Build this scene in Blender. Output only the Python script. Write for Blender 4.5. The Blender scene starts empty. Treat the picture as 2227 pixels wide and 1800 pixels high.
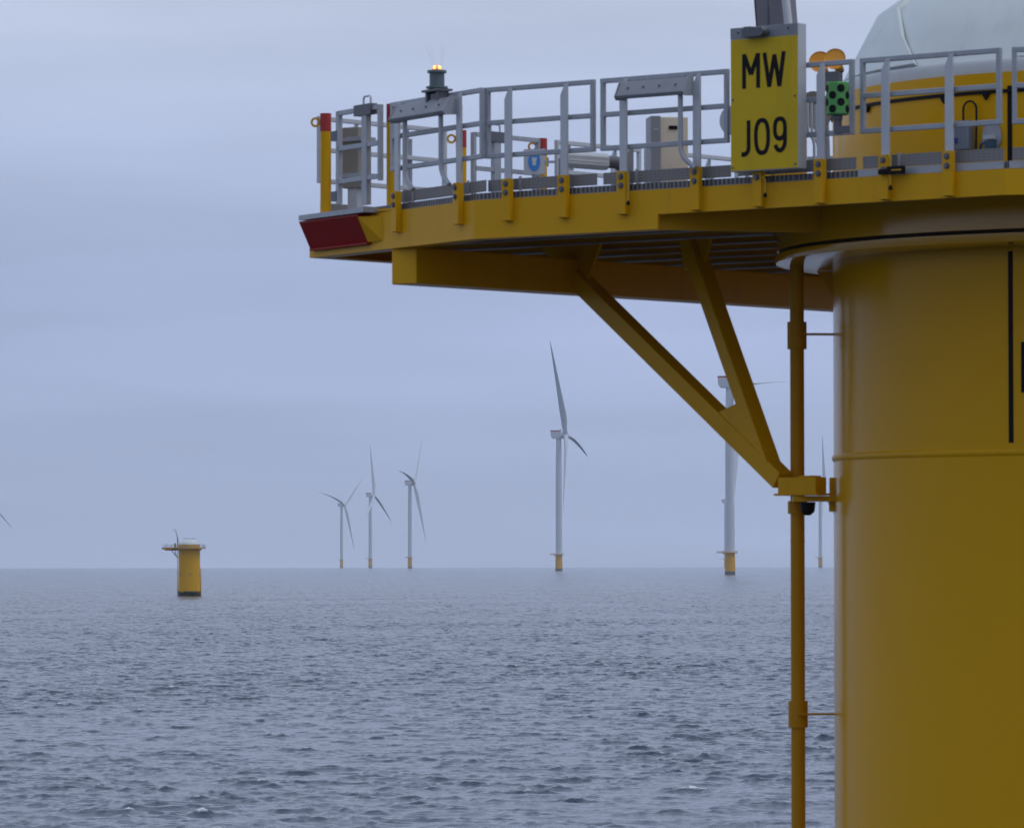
import bpy, math, random
import numpy as np
from mathutils import Vector

random.seed(7)
rng = np.random.default_rng(11)
SC = bpy.context.scene
COL = SC.collection
R = math.radians

# ------------------------------------------------------------------ camera
F = 11000.0            # focal length in photograph pixels (2227 wide)
H = 12.6               # camera height above the sea
PITCH = math.atan((1213.4 - 900.0) / F)
cd = bpy.data.cameras.new('camera')
cam = bpy.data.objects.new('camera', cd)
COL.objects.link(cam)
cd.sensor_width = 36.0
cd.lens = 36.0 * F / 2227.0
cd.clip_start = 1.0
cd.clip_end = 80000.0
cam.location = (0, 0, H)
cam.rotation_mode = 'XYZ'
cam.rotation_euler = (R(90) + PITCH, R(0.08), 0)
cd.dof.use_dof = True
cd.dof.focus_distance = 1700.0
cd.dof.aperture_fstop = 11.0
SC.camera = cam

# ------------------------------------------------------------------ world: overcast sky
SUN_EL, SUN_ROT = R(58), R(115)
w = bpy.data.worlds.new('World')
SC.world = w
w.use_nodes = True
nt = w.node_tree
nt.nodes.clear()
def wn(t, **k):
    n = nt.nodes.new(t)
    for a, b in k.items():
        setattr(n, a, b)
    return n
out = wn('ShaderNodeOutputWorld')
bg = wn('ShaderNodeBackground')
sky = wn('ShaderNodeTexSky', sky_type='NISHITA', sun_disc=False, sun_elevation=SUN_EL, sun_rotation=SUN_ROT)
skymul = wn('ShaderNodeVectorMath', operation='SCALE')
skymul.inputs['Scale'].default_value = 0.09
tc = wn('ShaderNodeTexCoord')
sep = wn('ShaderNodeSeparateXYZ')
ramp = wn('ShaderNodeValToRGB')
cr = ramp.color_ramp
cr.elements[0].position = 0.0
cr.elements[0].color = (0.440, 0.530, 0.775, 1)
cr.elements[1].position = 1.0
cr.elements[1].color = (0.53, 0.61, 0.80, 1)
for p, c in ((0.020, (0.430, 0.522, 0.775)), (0.055, (0.408, 0.493, 0.745)), (0.085, (0.470, 0.553, 0.775)),
             (0.115, (0.575, 0.645, 0.825)), (0.25, (0.58, 0.665, 0.90))):
    e = cr.elements.new(p)
    e.color = (*c, 1)
mp = wn('ShaderNodeMapping')
mp.inputs['Scale'].default_value = (7.0, 7.0, 62.0)
mp.inputs['Location'].default_value = (1.3, 0.4, 0.6)
nz = wn('ShaderNodeTexNoise')
nz.inputs['Scale'].default_value = 1.0
nz.inputs['Detail'].default_value = 3.2
nz.inputs['Roughness'].default_value = 0.45
mr = wn('ShaderNodeMapRange')
mr.inputs[1].default_value = 0.3
mr.inputs[2].default_value = 0.7
mr.inputs[3].default_value = 0.905
mr.inputs[4].default_value = 1.10
sc = wn('ShaderNodeVectorMath', operation='SCALE')
mix = wn('ShaderNodeMix', data_type='RGBA')
mix.inputs[0].default_value = 0.94
L = nt.links.new
L(tc.outputs['Generated'], sep.inputs[0])
L(sep.outputs['Z'], ramp.inputs[0])
L(tc.outputs['Generated'], mp.inputs[0])
L(mp.outputs[0], nz.inputs['Vector'])
L(nz.outputs[0], mr.inputs[0])
L(ramp.outputs[0], sc.inputs[0])
# the cloud deck is heavier and darker behind the viewer
az = wn('ShaderNodeMapRange', interpolation_type='SMOOTHSTEP')
az.inputs[1].default_value = -0.75
az.inputs[2].default_value = 0.35
az.inputs[3].default_value = 0.72
az.inputs[4].default_value = 1.0
L(sep.outputs['Y'], az.inputs[0])
azm = wn('ShaderNodeMath', operation='MULTIPLY')
L(az.outputs[0], azm.inputs[0])
L(mr.outputs[0], azm.inputs[1])
L(azm.outputs[0], sc.inputs['Scale'])
L(sky.outputs[0], skymul.inputs[0])
L(skymul.outputs[0], mix.inputs[6])
L(sc.outputs[0], mix.inputs[7])
L(mix.outputs[2], bg.inputs[0])
bg.inputs[1].default_value = 1.0
L(bg.outputs[0], out.inputs[0])

sd = bpy.data.lights.new('sun', 'SUN')
sd.energy = 0.7
sd.angle = R(25)
sd.color = (1.0, 0.97, 0.92)
sun = bpy.data.objects.new('sun', sd)
COL.objects.link(sun)
sdir = Vector((math.sin(SUN_ROT) * math.cos(SUN_EL), math.cos(SUN_ROT) * math.cos(SUN_EL), math.sin(SUN_EL)))
sun.rotation_euler = sdir.to_track_quat('Z', 'Y').to_euler()

SC.view_settings.view_transform = 'Standard'
SC.view_settings.look = 'None'
SC.view_settings.exposure = 0.0
SC.view_settings.gamma = 1.0
SC.cycles.max_bounces = 6
SC.cycles.volume_bounces = 1
SC.cycles.use_denoising = True
SC.render.filter_size = 1.5

# ------------------------------------------------------------------ helpers
def ray(px, py):
    u = (px - 1113.5) / F
    v = (900.0 - py) / F
    c, s = math.cos(PITCH), math.sin(PITCH)
    return u / (c - v * s), (s + v * c) / (c - v * s)
def at(px, py, Y):
    x, z = ray(px, py)
    return Vector((x * Y, Y, H + z * Y))

def mat(name, col, rough=0.5, metal=0.0, vary=0.06, scale=3.0, coat=0.0, bump=0.0, grime=None, spec=0.5):
    m = bpy.data.materials.new(name)
    m.use_nodes = True
    t = m.node_tree
    b = t.nodes['Principled BSDF']
    b.inputs['Roughness'].default_value = rough
    b.inputs['Metallic'].default_value = metal
    b.inputs['Coat Weight'].default_value = coat
    b.inputs['Coat Roughness'].default_value = 0.15
    b.inputs['Specular IOR Level'].default_value = spec
    c = t.nodes.new('ShaderNodeTexCoord')
    n = t.nodes.new('ShaderNodeTexNoise')
    n.inputs['Scale'].default_value = scale
    n.inputs['Detail'].default_value = 5
    t.links.new(c.outputs['Object'], n.inputs['Vector'])
    mx = t.nodes.new('ShaderNodeMix')
    mx.data_type = 'RGBA'
    mx.inputs[6].default_value = (*[x * (1 - vary * 2) for x in col], 1)
    mx.inputs[7].default_value = (*[min(1, x * (1 + vary * 2)) for x in col], 1)
    t.links.new(n.outputs[0], mx.inputs[0])
    last = mx.outputs[2]
    if grime:
        gm = t.nodes.new('ShaderNodeMapping')
        gm.inputs['Scale'].default_value = (2.2, 2.2, 0.25)
        t.links.new(c.outputs['Object'], gm.inputs[0])
        g = t.nodes.new('ShaderNodeTexNoise')
        g.inputs['Scale'].default_value = 2.5
        g.inputs['Detail'].default_value = 6
        t.links.new(gm.outputs[0], g.inputs['Vector'])
        gr = t.nodes.new('ShaderNodeMapRange')
        gr.inputs[1].default_value = 0.55
        gr.inputs[2].default_value = 0.75
        gr.inputs[4].default_value = grime[1]
        t.links.new(g.outputs[0], gr.inputs[0])
        m2 = t.nodes.new('ShaderNodeMix')
        m2.data_type = 'RGBA'
        m2.inputs[7].default_value = (*grime[0], 1)
        t.links.new(gr.outputs[0], m2.inputs[0])
        t.links.new(last, m2.inputs[6])
        last = m2.outputs[2]
    t.links.new(last, b.inputs['Base Color'])
    rv = t.nodes.new('ShaderNodeMapRange')
    rv.inputs[3].default_value = max(0.02, rough - 0.07)
    rv.inputs[4].default_value = min(1, rough + 0.07)
    t.links.new(n.outputs[0], rv.inputs[0])
    t.links.new(rv.outputs[0], b.inputs['Roughness'])
    if bump:
        bn = t.nodes.new('ShaderNodeBump')
        bn.inputs['Strength'].default_value = bump
        bn.inputs['Distance'].default_value = 0.01
        t.links.new(n.outputs[0], bn.inputs['Height'])
        t.links.new(bn.outputs[0], b.inputs['Normal'])
    return m

YEL = (0.74, 0.382, 0.005)
M = {
    'yellow': mat('yellow_paint', YEL, 0.36, spec=0.17, vary=0.03, scale=1.2, grime=((0.45, 0.24, 0.02), 0.25)),
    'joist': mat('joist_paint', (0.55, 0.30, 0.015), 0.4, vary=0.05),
    'galv': mat('galvanised_steel', (0.40, 0.42, 0.45), 0.42, 0.25, vary=0.10, scale=9, grime=((0.25, 0.25, 0.26), 0.35)),
    'alu': mat('aluminium', (0.56, 0.58, 0.60), 0.4, 0.2, vary=0.06, scale=8),
    'dgrey': mat('dark_grey_metal', (0.13, 0.135, 0.15), 0.45, 0.2),
    'grey': mat('grey_paint', (0.27, 0.275, 0.30), 0.45, vary=0.08, grime=((0.16, 0.14, 0.13), 0.4)),
    'black': mat('black_rubber', (0.010, 0.010, 0.012), 0.5, spec=0.12),
    'red': mat('red_paint', (0.30, 0.014, 0.012), 0.5, spec=0.15, grime=((0.12, 0.02, 0.02), 0.3)),
    'redcap': mat('red_cap_paint', (0.42, 0.03, 0.025), 0.45),
    'signyel': mat('sign_yellow', (0.70, 0.47, 0.012), 0.4, vary=0.05, spec=0.2, grime=((0.30, 0.22, 0.04), 0.25)),
    'white': mat('cover_white', (0.66, 0.72, 0.70), 0.45, vary=0.04, scale=1.5, bump=0.15, grime=((0.45, 0.5, 0.48), 0.3)),
    'turb': mat('turbine_white', (0.66, 0.70, 0.75), 0.4, vary=0.03, scale=0.1),
    'turbred': mat('turbine_red', (0.42, 0.04, 0.06), 0.5),
    'green': mat('green_plastic', (0.10, 0.36, 0.085), 0.45),
    'orange': mat('orange_plastic', (0.85, 0.36, 0.02), 0.4),
    'tan': mat('tan_box', (0.30, 0.27, 0.22), 0.5),
    'cream': mat('cream_cabinet', (0.72, 0.62, 0.48), 0.3, vary=0.1, scale=2),
    'blue': mat('sign_blue', (0.06, 0.27, 0.72), 0.4),
    'copper': mat('dish_brown', (0.42, 0.34, 0.29), 0.4),
    'boom': mat('boom_grey', (0.19, 0.18, 0.20), 0.4),
    'bluebox': mat('box_blue_grey', (0.20, 0.23, 0.27), 0.4),
    'lamp_green': mat('lamp_housing', (0.12, 0.16, 0.165), 0.4),
}

def grating_mat(name, dark, light, sx):
    """perforated sheet: rows of small dark holes"""
    m = bpy.data.materials.new(name)
    m.use_nodes = True
    t = m.node_tree
    b = t.nodes['Principled BSDF']
    b.inputs['Roughness'].default_value = 0.5
    uv = t.nodes.new('ShaderNodeUVMap')
    br = t.nodes.new('ShaderNodeTexBrick')
    br.offset = 0.0
    br.inputs['Scale'].default_value = 1.0
    br.inputs['Color1'].default_value = (*dark, 1)
    br.inputs['Color2'].default_value = (*[x * 1.3 for x in dark], 1)
    br.inputs['Mortar'].default_value = (*light, 1)
    br.inputs['Mortar Size'].default_value = sx[2]
    br.inputs['Mortar Smooth'].default_value = 0.1
    br.inputs['Brick Width'].default_value = sx[0]
    br.inputs['Row Height'].default_value = sx[1]
    t.links.new(uv.outputs[0], br.inputs['Vector'])
    t.links.new(br.outputs[0], b.inputs['Base Color'])
    return m
M['perf'] = grating_mat('perforated_sheet', (0.05, 0.048, 0.047), (0.25, 0.235, 0.225), (0.06, 0.03, 0.014))
M['grate'] = grating_mat('grating_edge', (0.06, 0.062, 0.066), (0.25, 0.26, 0.28), (0.055, 0.2, 0.009))

def emis(name, col, s):
    m = bpy.data.materials.new(name)
    m.use_nodes = True
    b = m.node_tree.nodes['Principled BSDF']
    b.inputs['Base Color'].default_value = (*col, 1)
    b.inputs['Emission Color'].default_value = (*col, 1)
    b.inputs['Emission Strength'].default_value = s
    return m
M['lamp'] = emis('lit_lamp', (1.0, 0.36, 0.07), 5.0)

def pile_mat():
    m = mat('pile_paint', YEL, 0.19, vary=0.02, scale=0.5, coat=0.0, spec=0.13)
    t = m.node_tree
    b = t.nodes['Principled BSDF']
    src = b.inputs['Base Color'].links[0].from_socket
    c = t.nodes.new('ShaderNodeTexCoord')
    s = t.nodes.new('ShaderNodeSeparateXYZ')
    t.links.new(c.outputs['Object'], s.inputs[0])
    n = t.nodes.new('ShaderNodeTexNoise')
    n.inputs['Scale'].default_value = 1.6
    n.inputs['Detail'].default_value = 8
    t.links.new(c.outputs['Object'], n.inputs['Vector'])
    a = t.nodes.new('ShaderNodeMath')
    a.operation = 'MULTIPLY_ADD'
    a.inputs[1].default_value = 1.6
    t.links.new(n.outputs[0], a.inputs[0])
    t.links.new(s.outputs['Z'], a.inputs[2])
    r = t.nodes.new('ShaderNodeMapRange')
    r.inputs[1].default_value = 2.25
    r.inputs[2].default_value = 2.75
    r.inputs[3].default_value = 1
    r.inputs[4].default_value = 0
    t.links.new(a.outputs[0], r.inputs[0])
    mx = t.nodes.new('ShaderNodeMix')
    mx.data_type = 'RGBA'
    mx.inputs[7].default_value = (0.016, 0.026, 0.018, 1)
    t.links.new(r.outputs[0], mx.inputs[0])
    t.links.new(src, mx.inputs[6])
    t.links.new(mx.outputs[2], b.inputs['Base Color'])
    return m
M['pile'] = pile_mat()
M['gloss'] = mat('gloss_yellow_paint', YEL, 0.16, coat=0.4, vary=0.03, scale=1.2)
M['turb'].node_tree.nodes['Principled BSDF'].inputs['Specular IOR Level'].default_value = 0.3

class MB:
    def __init__(s):
        s.v, s.f, s.uv, s.sm = [], [], {}, set()
    def add(s, vs, fs, smooth=False, uvs=None):
        o = len(s.v)
        s.v += [Vector(v) for v in vs]
        for i, f in enumerate(fs):
            k = len(s.f)
            s.f.append([o + j for j in f])
            if smooth:
                s.sm.add(k)
            if uvs:
                s.uv[k] = uvs[i]
        return s
    def box(s, c, ax, ay, az, hx, hy, hz):
        """oriented box, half sizes"""
        c = Vector(c)
        vs = [c + ax * (hx * i) + ay * (hy * j) + az * (hz * k) for k in (-1, 1) for j in (-1, 1) for i in (-1, 1)]
        fs = [(0, 2, 3, 1), (4, 5, 7, 6), (0, 1, 5, 4), (2, 6, 7, 3), (0, 4, 6, 2), (1, 3, 7, 5)]
        uvs = []
        dims = {0: (hx, hy), 1: (hx, hy), 2: (hx, hz), 3: (hx, hz), 4: (hy, hz), 5: (hy, hz)}
        loc = [(i, j, k) for k in (-1, 1) for j in (-1, 1) for i in (-1, 1)]
        pick = {0: (0, 1), 1: (0, 1), 2: (0, 2), 3: (0, 2), 4: (1, 2), 5: (1, 2)}
        hh = (hx, hy, hz)
        for q, f in enumerate(fs):
            p = pick[q]
            uvs.append([((loc[j][p[0]] + 1) * hh[p[0]], (loc[j][p[1]] + 1) * hh[p[1]]) for j in f])
        return s.add(vs, fs, uvs=uvs)
    def bar(s, p, q, wd, ht, up=Vector((0, 0, 1)), ext=0.0):
        p, q = Vector(p), Vector(q)
        t = (q - p).normalized()
        if abs(t.dot(up)) > 0.99:
            up = Vector((0.77, -0.638, 0))
        side = t.cross(up).normalized()
        u2 = side.cross(t).normalized()
        return s.box((p + q) / 2, t, side, u2, (q - p).length / 2 + ext, wd / 2, ht / 2)
    def tube(s, pts, r, n=12, caps=True, r2=None):
        pts = [Vector(p) for p in pts]
        m = len(pts)
        vs, fs = [], []
        up = None
        for i, p in enumerate(pts):
            t = (pts[min(i + 1, m - 1)] - pts[max(i - 1, 0)]).normalized()
            if up is None:
                up = Vector((0, 0, 1)) if abs(t.z) < 0.9 else Vector((1, 0, 0))
            side = t.cross(up).normalized()
            up = side.cross(t).normalized()
            rr = r if r2 is None else r + (r2 - r) * i / (m - 1)
            for k in range(n):
                a = 2 * math.pi * k / n
                vs.append(p + side * (rr * math.cos(a)) + up * (rr * math.sin(a)))
        for i in range(m - 1):
            for k in range(n):
                fs.append((i * n + k, i * n + (k + 1) % n, (i + 1) * n + (k + 1) % n, (i + 1) * n + k))
        s.add(vs, fs, smooth=True)
        if caps:
            o = len(s.v) - len(vs)
            s.f.append([o + k for k in range(n)][::-1])
            s.f.append([o + (m - 1) * n + k for k in range(n)])
        return s
    def lathe(s, c, prof, n=64, smooth=True, caps=(False, False)):
        """prof: (radius, z) list round a vertical axis"""
        c = Vector(c)
        vs = [c + Vector((r * math.cos(2 * math.pi * k / n), r * math.sin(2 * math.pi * k / n), z)) for r, z in prof for k in range(n)]
        fs = [(i * n + k, i * n + (k + 1) % n, (i + 1) * n + (k + 1) % n, (i + 1) * n + k) for i in range(len(prof) - 1) for k in range(n)]
        s.add(vs, fs, smooth=smooth)
        o = len(s.v) - len(vs)
        if caps[0]:
            s.f.append([o + k for k in range(n)][::-1])
        if caps[1]:
            s.f.append([o + (len(prof) - 1) * n + k for k in range(n)])
        return s
    def prism(s, poly, d):
        """extrude a planar outline (list of points) by the vector d"""
        n = len(poly)
        poly = [Vector(p) for p in poly]
        d = Vector(d)
        vs = poly + [p + d for p in poly]
        fs = [list(range(n))[::-1], [n + i for i in range(n)]] + [(i, (i + 1) % n, n + (i + 1) % n, n + i) for i in range(n)]
        return s.add(vs, fs)
    def build(s, name, m, parent=None, origin=None, bevel=0.0):
        if parent is not None:
            origin = parent['org'] if origin is None else origin
        elif origin is None:
            origin = (0, 0, 0)
        org = Vector(origin)
        me = bpy.data.meshes.new(name)
        me.from_pydata([v - org for v in s.v], [], s.f)
        me.materials.append(m)
        if s.uv:
            ul = me.uv_layers.new(name='UVMap')
            for p in me.polygons:
                if p.index in s.uv:
                    for li, uvc in zip(p.loop_indices, s.uv[p.index]):
                        ul.data[li].uv = uvc
        for i in s.sm:
            me.polygons[i].use_smooth = True
        import bmesh
        bm = bmesh.new()
        bm.from_mesh(me)
        bmesh.ops.recalc_face_normals(bm, faces=bm.faces)
        bm.to_mesh(me)
        bm.free()
        if s.sm:
            for e in me.edges:
                pass
            me.set_sharp_from_angle(angle=R(38))
        o = bpy.data.objects.new(name, me)
        COL.objects.link(o)
        if parent is not None:
            o.parent = parent
            # parent chain: object origins coincide with the root's
            o['org'] = parent['org']
        else:
            o.location = org
            o['org'] = tuple(org)
        if bevel:
            b = o.modifiers.new('bevel', 'BEVEL')
            b.width = bevel
            b.segments = 2
            b.limit_method = 'ANGLE'
            b.angle_limit = R(40)
        return o

def tag(o, label, cat, group=None, kind=None):
    o['label'] = label
    o['category'] = cat
    if group:
        o['group'] = group
    if kind:
        o['kind'] = kind
    return o
def thing(name, loc, label, cat, group=None):
    o = bpy.data.objects.new(name, None)
    COL.objects.link(o)
    o.location = loc
    o['org'] = tuple(loc)
    return tag(o, label, cat, group)
def copy_tree(o, parent=None, off=None):
    c = o.copy()
    COL.objects.link(c)
    if parent is not None:
        c.parent = parent
    if off is not None:
        c.location = o.location + off
    for ch in list(o.children):
        copy_tree(ch, c)
    return c

# ------------------------------------------------------------------ the sea: one curved sheet to beyond the horizon
RE = 7.433e6   # earth's radius with refraction
def sea():
    th = np.concatenate([np.linspace(-180, -40, 15)[:-1], np.linspace(-40, -9.5, 24)[:-1],
                         np.linspace(-9.5, -6.3, 60)[:-1], np.linspace(-6.3, 6.3, 780),
                         np.linspace(6.3, 9.5, 60)[1:], np.linspace(9.5, 40, 24)[1:], np.linspace(40, 180, 15)[1:-1]])
    th = np.radians(th)
    rr = [2.0]
    while rr[-1] < 18000:
        r = rr[-1]
        if r < 185:
            d = max(1.0, (200 - r) * 0.12)
        elif r < 520:
            d = 0.23
        elif r < 4000:
            d = 0.23 + (r - 520) * 0.00068
        elif r < 13500:
            d = 2.6 + (r - 4000) * 0.0007
        else:
            d = 120
        rr.append(r + d)
    rr = np.array(rr)
    dr = np.gradient(rr)
    Rg, Tg = np.meshgrid(rr, th, indexing='ij')
    X = (Rg * np.sin(Tg)).ravel()
    Y = (Rg * np.cos(Tg)).ravel()
    spr = np.repeat(dr, len(th)).astype(np.float32)
    dth = np.gradient(th)
    spt = (Rg * np.maximum(dth, 0)[None, :]).ravel().astype(np.float32)
    ur, ut = np.sin(Tg).ravel().astype(np.float32), np.cos(Tg).ravel().astype(np.float32)
    N = 100
    lam = np.exp(np.linspace(math.log(0.36), math.log(11), N)) * rng.uniform(0.93, 1.07, N)
    z = np.zeros(len(X), np.float32)
    dx = np.zeros(len(X), np.float32)
    dy = np.zeros(len(X), np.float32)
    Xf, Yf = X, Y
    S2 = 0.029
    lost = np.zeros(len(X), np.float32)
    tot = 0.0
    md = None
    for l in lam[::-1]:
        if md is None and l < 2.6:
            sg_z = float(np.std(z[: len(th) * 900]))
            md = np.clip(1.0 + 0.5 * z / sg_z, 0.4, 2.2)
        k = 2 * math.pi / l
        wgt = 1.0
        if l > 1.5:
            wgt = max(0.24, math.exp(-((l - 1.5) / 2.3) ** 2)) * (1 if l < 8 else 0.5)
        if l < 0.7:
            wgt *= 0.85
        spread = 34 if l > 5 else 50
        ang = R(-108 + rng.normal(0, spread))
        a = math.sqrt(2 * S2 * wgt / N) / k
        cx, cy = math.cos(ang), math.sin(ang)
        ph = ((Xf * cx + Yf * cy) * k + rng.uniform(0, 6.28)).astype(np.float32)
        cr_ = np.abs(cx * ur + cy * ut)
        ct_ = np.abs(cx * ut - cy * ur)
        att = np.clip((l / np.maximum(spr * cr_ * 0.5, spt * ct_) - 2.0) / 1.2, 0, 1) * a
        lost += (wgt * (1 - att / a) ** 2).astype(np.float32)
        tot += wgt
        if md is not None:
            att = att * md
        s_, c_ = np.sin(ph), np.cos(ph)
        z += att * c_
        dx -= (1.1 * cx) * att * s_
        dy -= (1.1 * cy) * att * s_
    # slow grouping of the waves: calmer and rougher patches
    g = np.zeros(len(X), np.float32)
    for i in range(9):
        l = rng.uniform(45, 160)
        ang = rng.uniform(0, 6.28)
        g += np.sin(((X * math.cos(ang) * 1.0 + Y * math.sin(ang) * 0.6) * 2 * math.pi / l + rng.uniform(0, 6.28))).astype(np.float32)
    g = 1.0 + 0.05 * g
    z *= g
    dx *= g
    dy *= g
    co = np.empty((len(X), 3), np.float32)
    co[:, 0] = X + dx
    co[:, 1] = Y + dy
    co[:, 2] = z - (X * X + Y * Y) / (2 * RE)
    nr, ntm = len(rr), len(th)
    ia = np.arange(nr - 1)[:, None] * ntm
    ja = np.arange(ntm)[None, :]
    jb = (ja + 1) % ntm
    q = np.stack([ia + ja, ia + jb, ia + ntm + jb, ia + ntm + ja], -1).reshape(-1, 4)[:, ::-1]
    me = bpy.data.meshes.new('sea')
    me.vertices.add(len(X))
    me.vertices.foreach_set('co', co.ravel())
    me.loops.add(q.size)
    me.loops.foreach_set('vertex_index', np.ascontiguousarray(q.ravel()).astype(np.int32))
    me.polygons.add(len(q))
    me.polygons.foreach_set('loop_start', np.arange(0, q.size, 4, dtype=np.int32))
    me.polygons.foreach_set('use_smooth', np.ones(len(q), bool))
    me.update(calc_edges=True)
    # foam: the steepest crests
    fo = np.clip((z - 0.20) / 0.045, 0, 1).astype(np.float32)
    at_ = me.attributes.new('foam', 'FLOAT', 'POINT')
    at_.data.foreach_set('value', fo)
    al_ = me.attributes.new('ripple', 'FLOAT', 'POINT')
    al_.data.foreach_set('value', (0.085 + 0.22 * np.sqrt(lost / tot)).astype(np.float32))
    m = bpy.data.materials.new('sea_water')
    m.use_nodes = True
    t = m.node_tree
    b = t.nodes['Principled BSDF']
    b.inputs['Roughness'].default_value = 0.10
    b.inputs['IOR'].default_value = 1.333
    c = t.nodes.new('ShaderNodeTexCoord')
    def noise(scale, stretch, det, rot=0):
        mp_ = t.nodes.new('ShaderNodeMapping')
        mp_.inputs['Scale'].default_value = stretch
        mp_.inputs['Rotation'].default_value = (0, 0, rot)
        t.links.new(c.outputs['Object'], mp_.inputs[0])
        n_ = t.nodes.new('ShaderNodeTexNoise')
        n_.inputs['Scale'].default_value = scale
        n_.inputs['Detail'].default_value = det
        n_.inputs['Roughness'].default_value = 0.6
        t.links.new(mp_.outputs[0], n_.inputs['Vector'])
        return n_.outputs[0]
    b1 = t.nodes.new('ShaderNodeBump')
    b1.inputs['Strength'].default_value = 1.0
    b1.inputs['Distance'].default_value = 0.10
    t.links.new(noise(1.8, (0.75, 1.2, 1), 6, 0.2), b1.inputs['Height'])
    ra = t.nodes.new('ShaderNodeAttribute')
    ra.attribute_name = 'ripple'
    t.links.new(ra.outputs['Fac'], b1.inputs['Distance'])
    t.links.new(b1.outputs[0], b.inputs['Normal'])
    fa = t.nodes.new('ShaderNodeAttribute')
    fa.attribute_name = 'foam'
    fm = t.nodes.new('ShaderNodeMath')
    fm.operation = 'MULTIPLY'
    fr = t.nodes.new('ShaderNodeMapRange')
    fr.inputs[1].default_value = 0.5
    fr.inputs[2].default_value = 0.58
    t.links.new(noise(1.4, (0.6, 0.6, 1), 6), fr.inputs[0])
    t.links.new(fa.outputs['Fac'], fm.inputs[0])
    t.links.new(fr.outputs[0], fm.inputs[1])
    mx = t.nodes.new('ShaderNodeMix')
    mx.data_type = 'RGBA'
    mx.inputs[6].default_value = (0.036, 0.058, 0.088, 1)
    mx.inputs[7].default_value = (0.72, 0.76, 0.78, 1)
    t.links.new(fm.outputs[0], mx.inputs[0])
    t.links.new(mx.outputs[2], b.inputs['Base Color'])
    rx = t.nodes.new('ShaderNodeMapRange')
    rx.inputs[3].default_value = 0.07
    rx.inputs[4].default_value = 0.7
    t.links.new(fm.outputs[0], rx.inputs[0])
    t.links.new(rx.outputs[0], b.inputs['Roughness'])
    me.materials.append(m)
    o = bpy.data.objects.new('sea', me)
    COL.objects.link(o)
    o['kind'] = 'structure'
sea()

# ------------------------------------------------------------------ the near foundation
C = Vector((7.2, 54.9, 0))
A = Vector((0.772, -0.636, 0)).normalized()      # along the front edge
B = Vector((-A.y, A.x, 0))                       # away from the viewer, across the platform
UP = Vector((0, 0, 1))
DK = H + 3.905                                   # deck level
def W(al, be, z):
    p = C + A * al + B * be
    return Vector((p.x, p.y, z))
FB = 5.45                                        # front edge
K_, L_ = (-5.36, -FB), (-8.97, -4.05)
S1 = (-2.87, -FB)                                # where the deep frame leaves the front edge
APO = FB
HALF = APO * math.tan(R(15))
def ring_vertex(k):
    """12-gon vertices, k = 0 at the right end of the front side"""
    ang = R(-90 + 15 + 30 * k)
    rv = APO / math.cos(R(15))
    return (rv * math.cos(ang), rv * math.sin(ang))
ringv = [ring_vertex(k) for k in range(6)]      # front right .. back right
def mirror(p):
    return (p[0], -p[1])
outline = [L_, K_] + ringv + [mirror(K_), mirror(L_)]

def outer_hit(ang):
    d = (math.cos(ang), math.sin(ang))
    best = None
    n = len(outline)
    for i in range(n):
        p, q = outline[i], outline[(i + 1) % n]
        ex, ey = q[0] - p[0], q[1] - p[1]
        den = d[0] * ey - d[1] * ex
        if abs(den) < 1e-9:
            continue
        tt = (p[0] * ey - p[1] * ex) / den
        ss = (p[0] * d[1] - p[1] * d[0]) / den
        if tt > 0 and -1e-6 <= ss <= 1 + 1e-6:
            best = tt if best is None else min(best, tt)
    return (d[0] * best, d[1] * best)
def on_line(p, q, px):
    """(alpha, beta) of the point of line p-q seen at photo column px"""
    P, Q = W(*p, 0), W(*q, 0)
    D = Q - P
    u = (px - 1113.5) / F
    tt = (u * P.y - P.x) / (D.x - u * D.y)
    return (p[0] + (q[0] - p[0]) * tt, p[1] + (q[1] - p[1]) * tt)
def dir2(p, q):
    v = W(*q, 0) - W(*p, 0)
    return v.normalized()

base = thing('turbine_foundation', C, 'huge near yellow steel foundation filling the right side, with an overhanging work platform', 'foundation')
RP = 3.70
m = MB()
m.lathe(C, [(3.98, -9), (3.96, 0), (3.72, 9.0), (RP, 9.6), (RP, DK + 1.08), (RP - 0.5, DK + 1.081)], 192)
m.build('pile', M['pile'], base)
# weld beads round the pile
for zz, rr_ in ((H + 1.08, RP), (5.7, 3.815)):
    m = MB()
    prof = [(rr_ - 0.01, -0.05), (rr_ + 0.014, -0.025), (rr_ + 0.02, 0), (rr_ + 0.014, 0.025), (rr_ - 0.01, 0.05)]
    m.lathe(C + UP * zz, prof, 192)
    m.build('weld_seam', M['yellow'], base)

def pile_patch(name, a0, a1, z0, z1, mt, off=0.006, par=None, n=6):
    """painted patch lying on the pile, angles in degrees in world XY round the pile"""
    mm = MB()
    vs, fs = [], []
    for i in range(n + 1):
        a_ = R(a0 + (a1 - a0) * i / n)
        for z in (z0, z1):
            for r_ in (RP - 0.02, RP + off):
                vs.append(C + Vector((r_ * math.cos(a_), r_ * math.sin(a_), z)))
    for i in range(n):
        o_ = i * 4
        fs += [(o_ + 1, o_ + 5, o_ + 7, o_ + 3), (o_, o_ + 1, o_ + 5, o_ + 4), (o_ + 2, o_ + 3, o_ + 7, o_ + 6)]
    fs += [(0, 1, 3, 2), (n * 4, n * 4 + 1, n * 4 + 3, n * 4 + 2)]
    mm.add(vs, fs)
    return mm.build(name, mt, par or base)
def pile_ang(px, py=600):
    """world angle on the near pile surface seen at column px"""
    u = (px - 1113.5) / F
    d = Vector((u, 1, 0)).normalized()
    bq = d.dot(C)
    cq = C.x ** 2 + C.y ** 2 - RP ** 2
    s_ = bq - math.sqrt(max(0, bq * bq - cq))
    p = d * s_
    return math.degrees(math.atan2(p.y - C.y, p.x - C.x)), p.y
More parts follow.
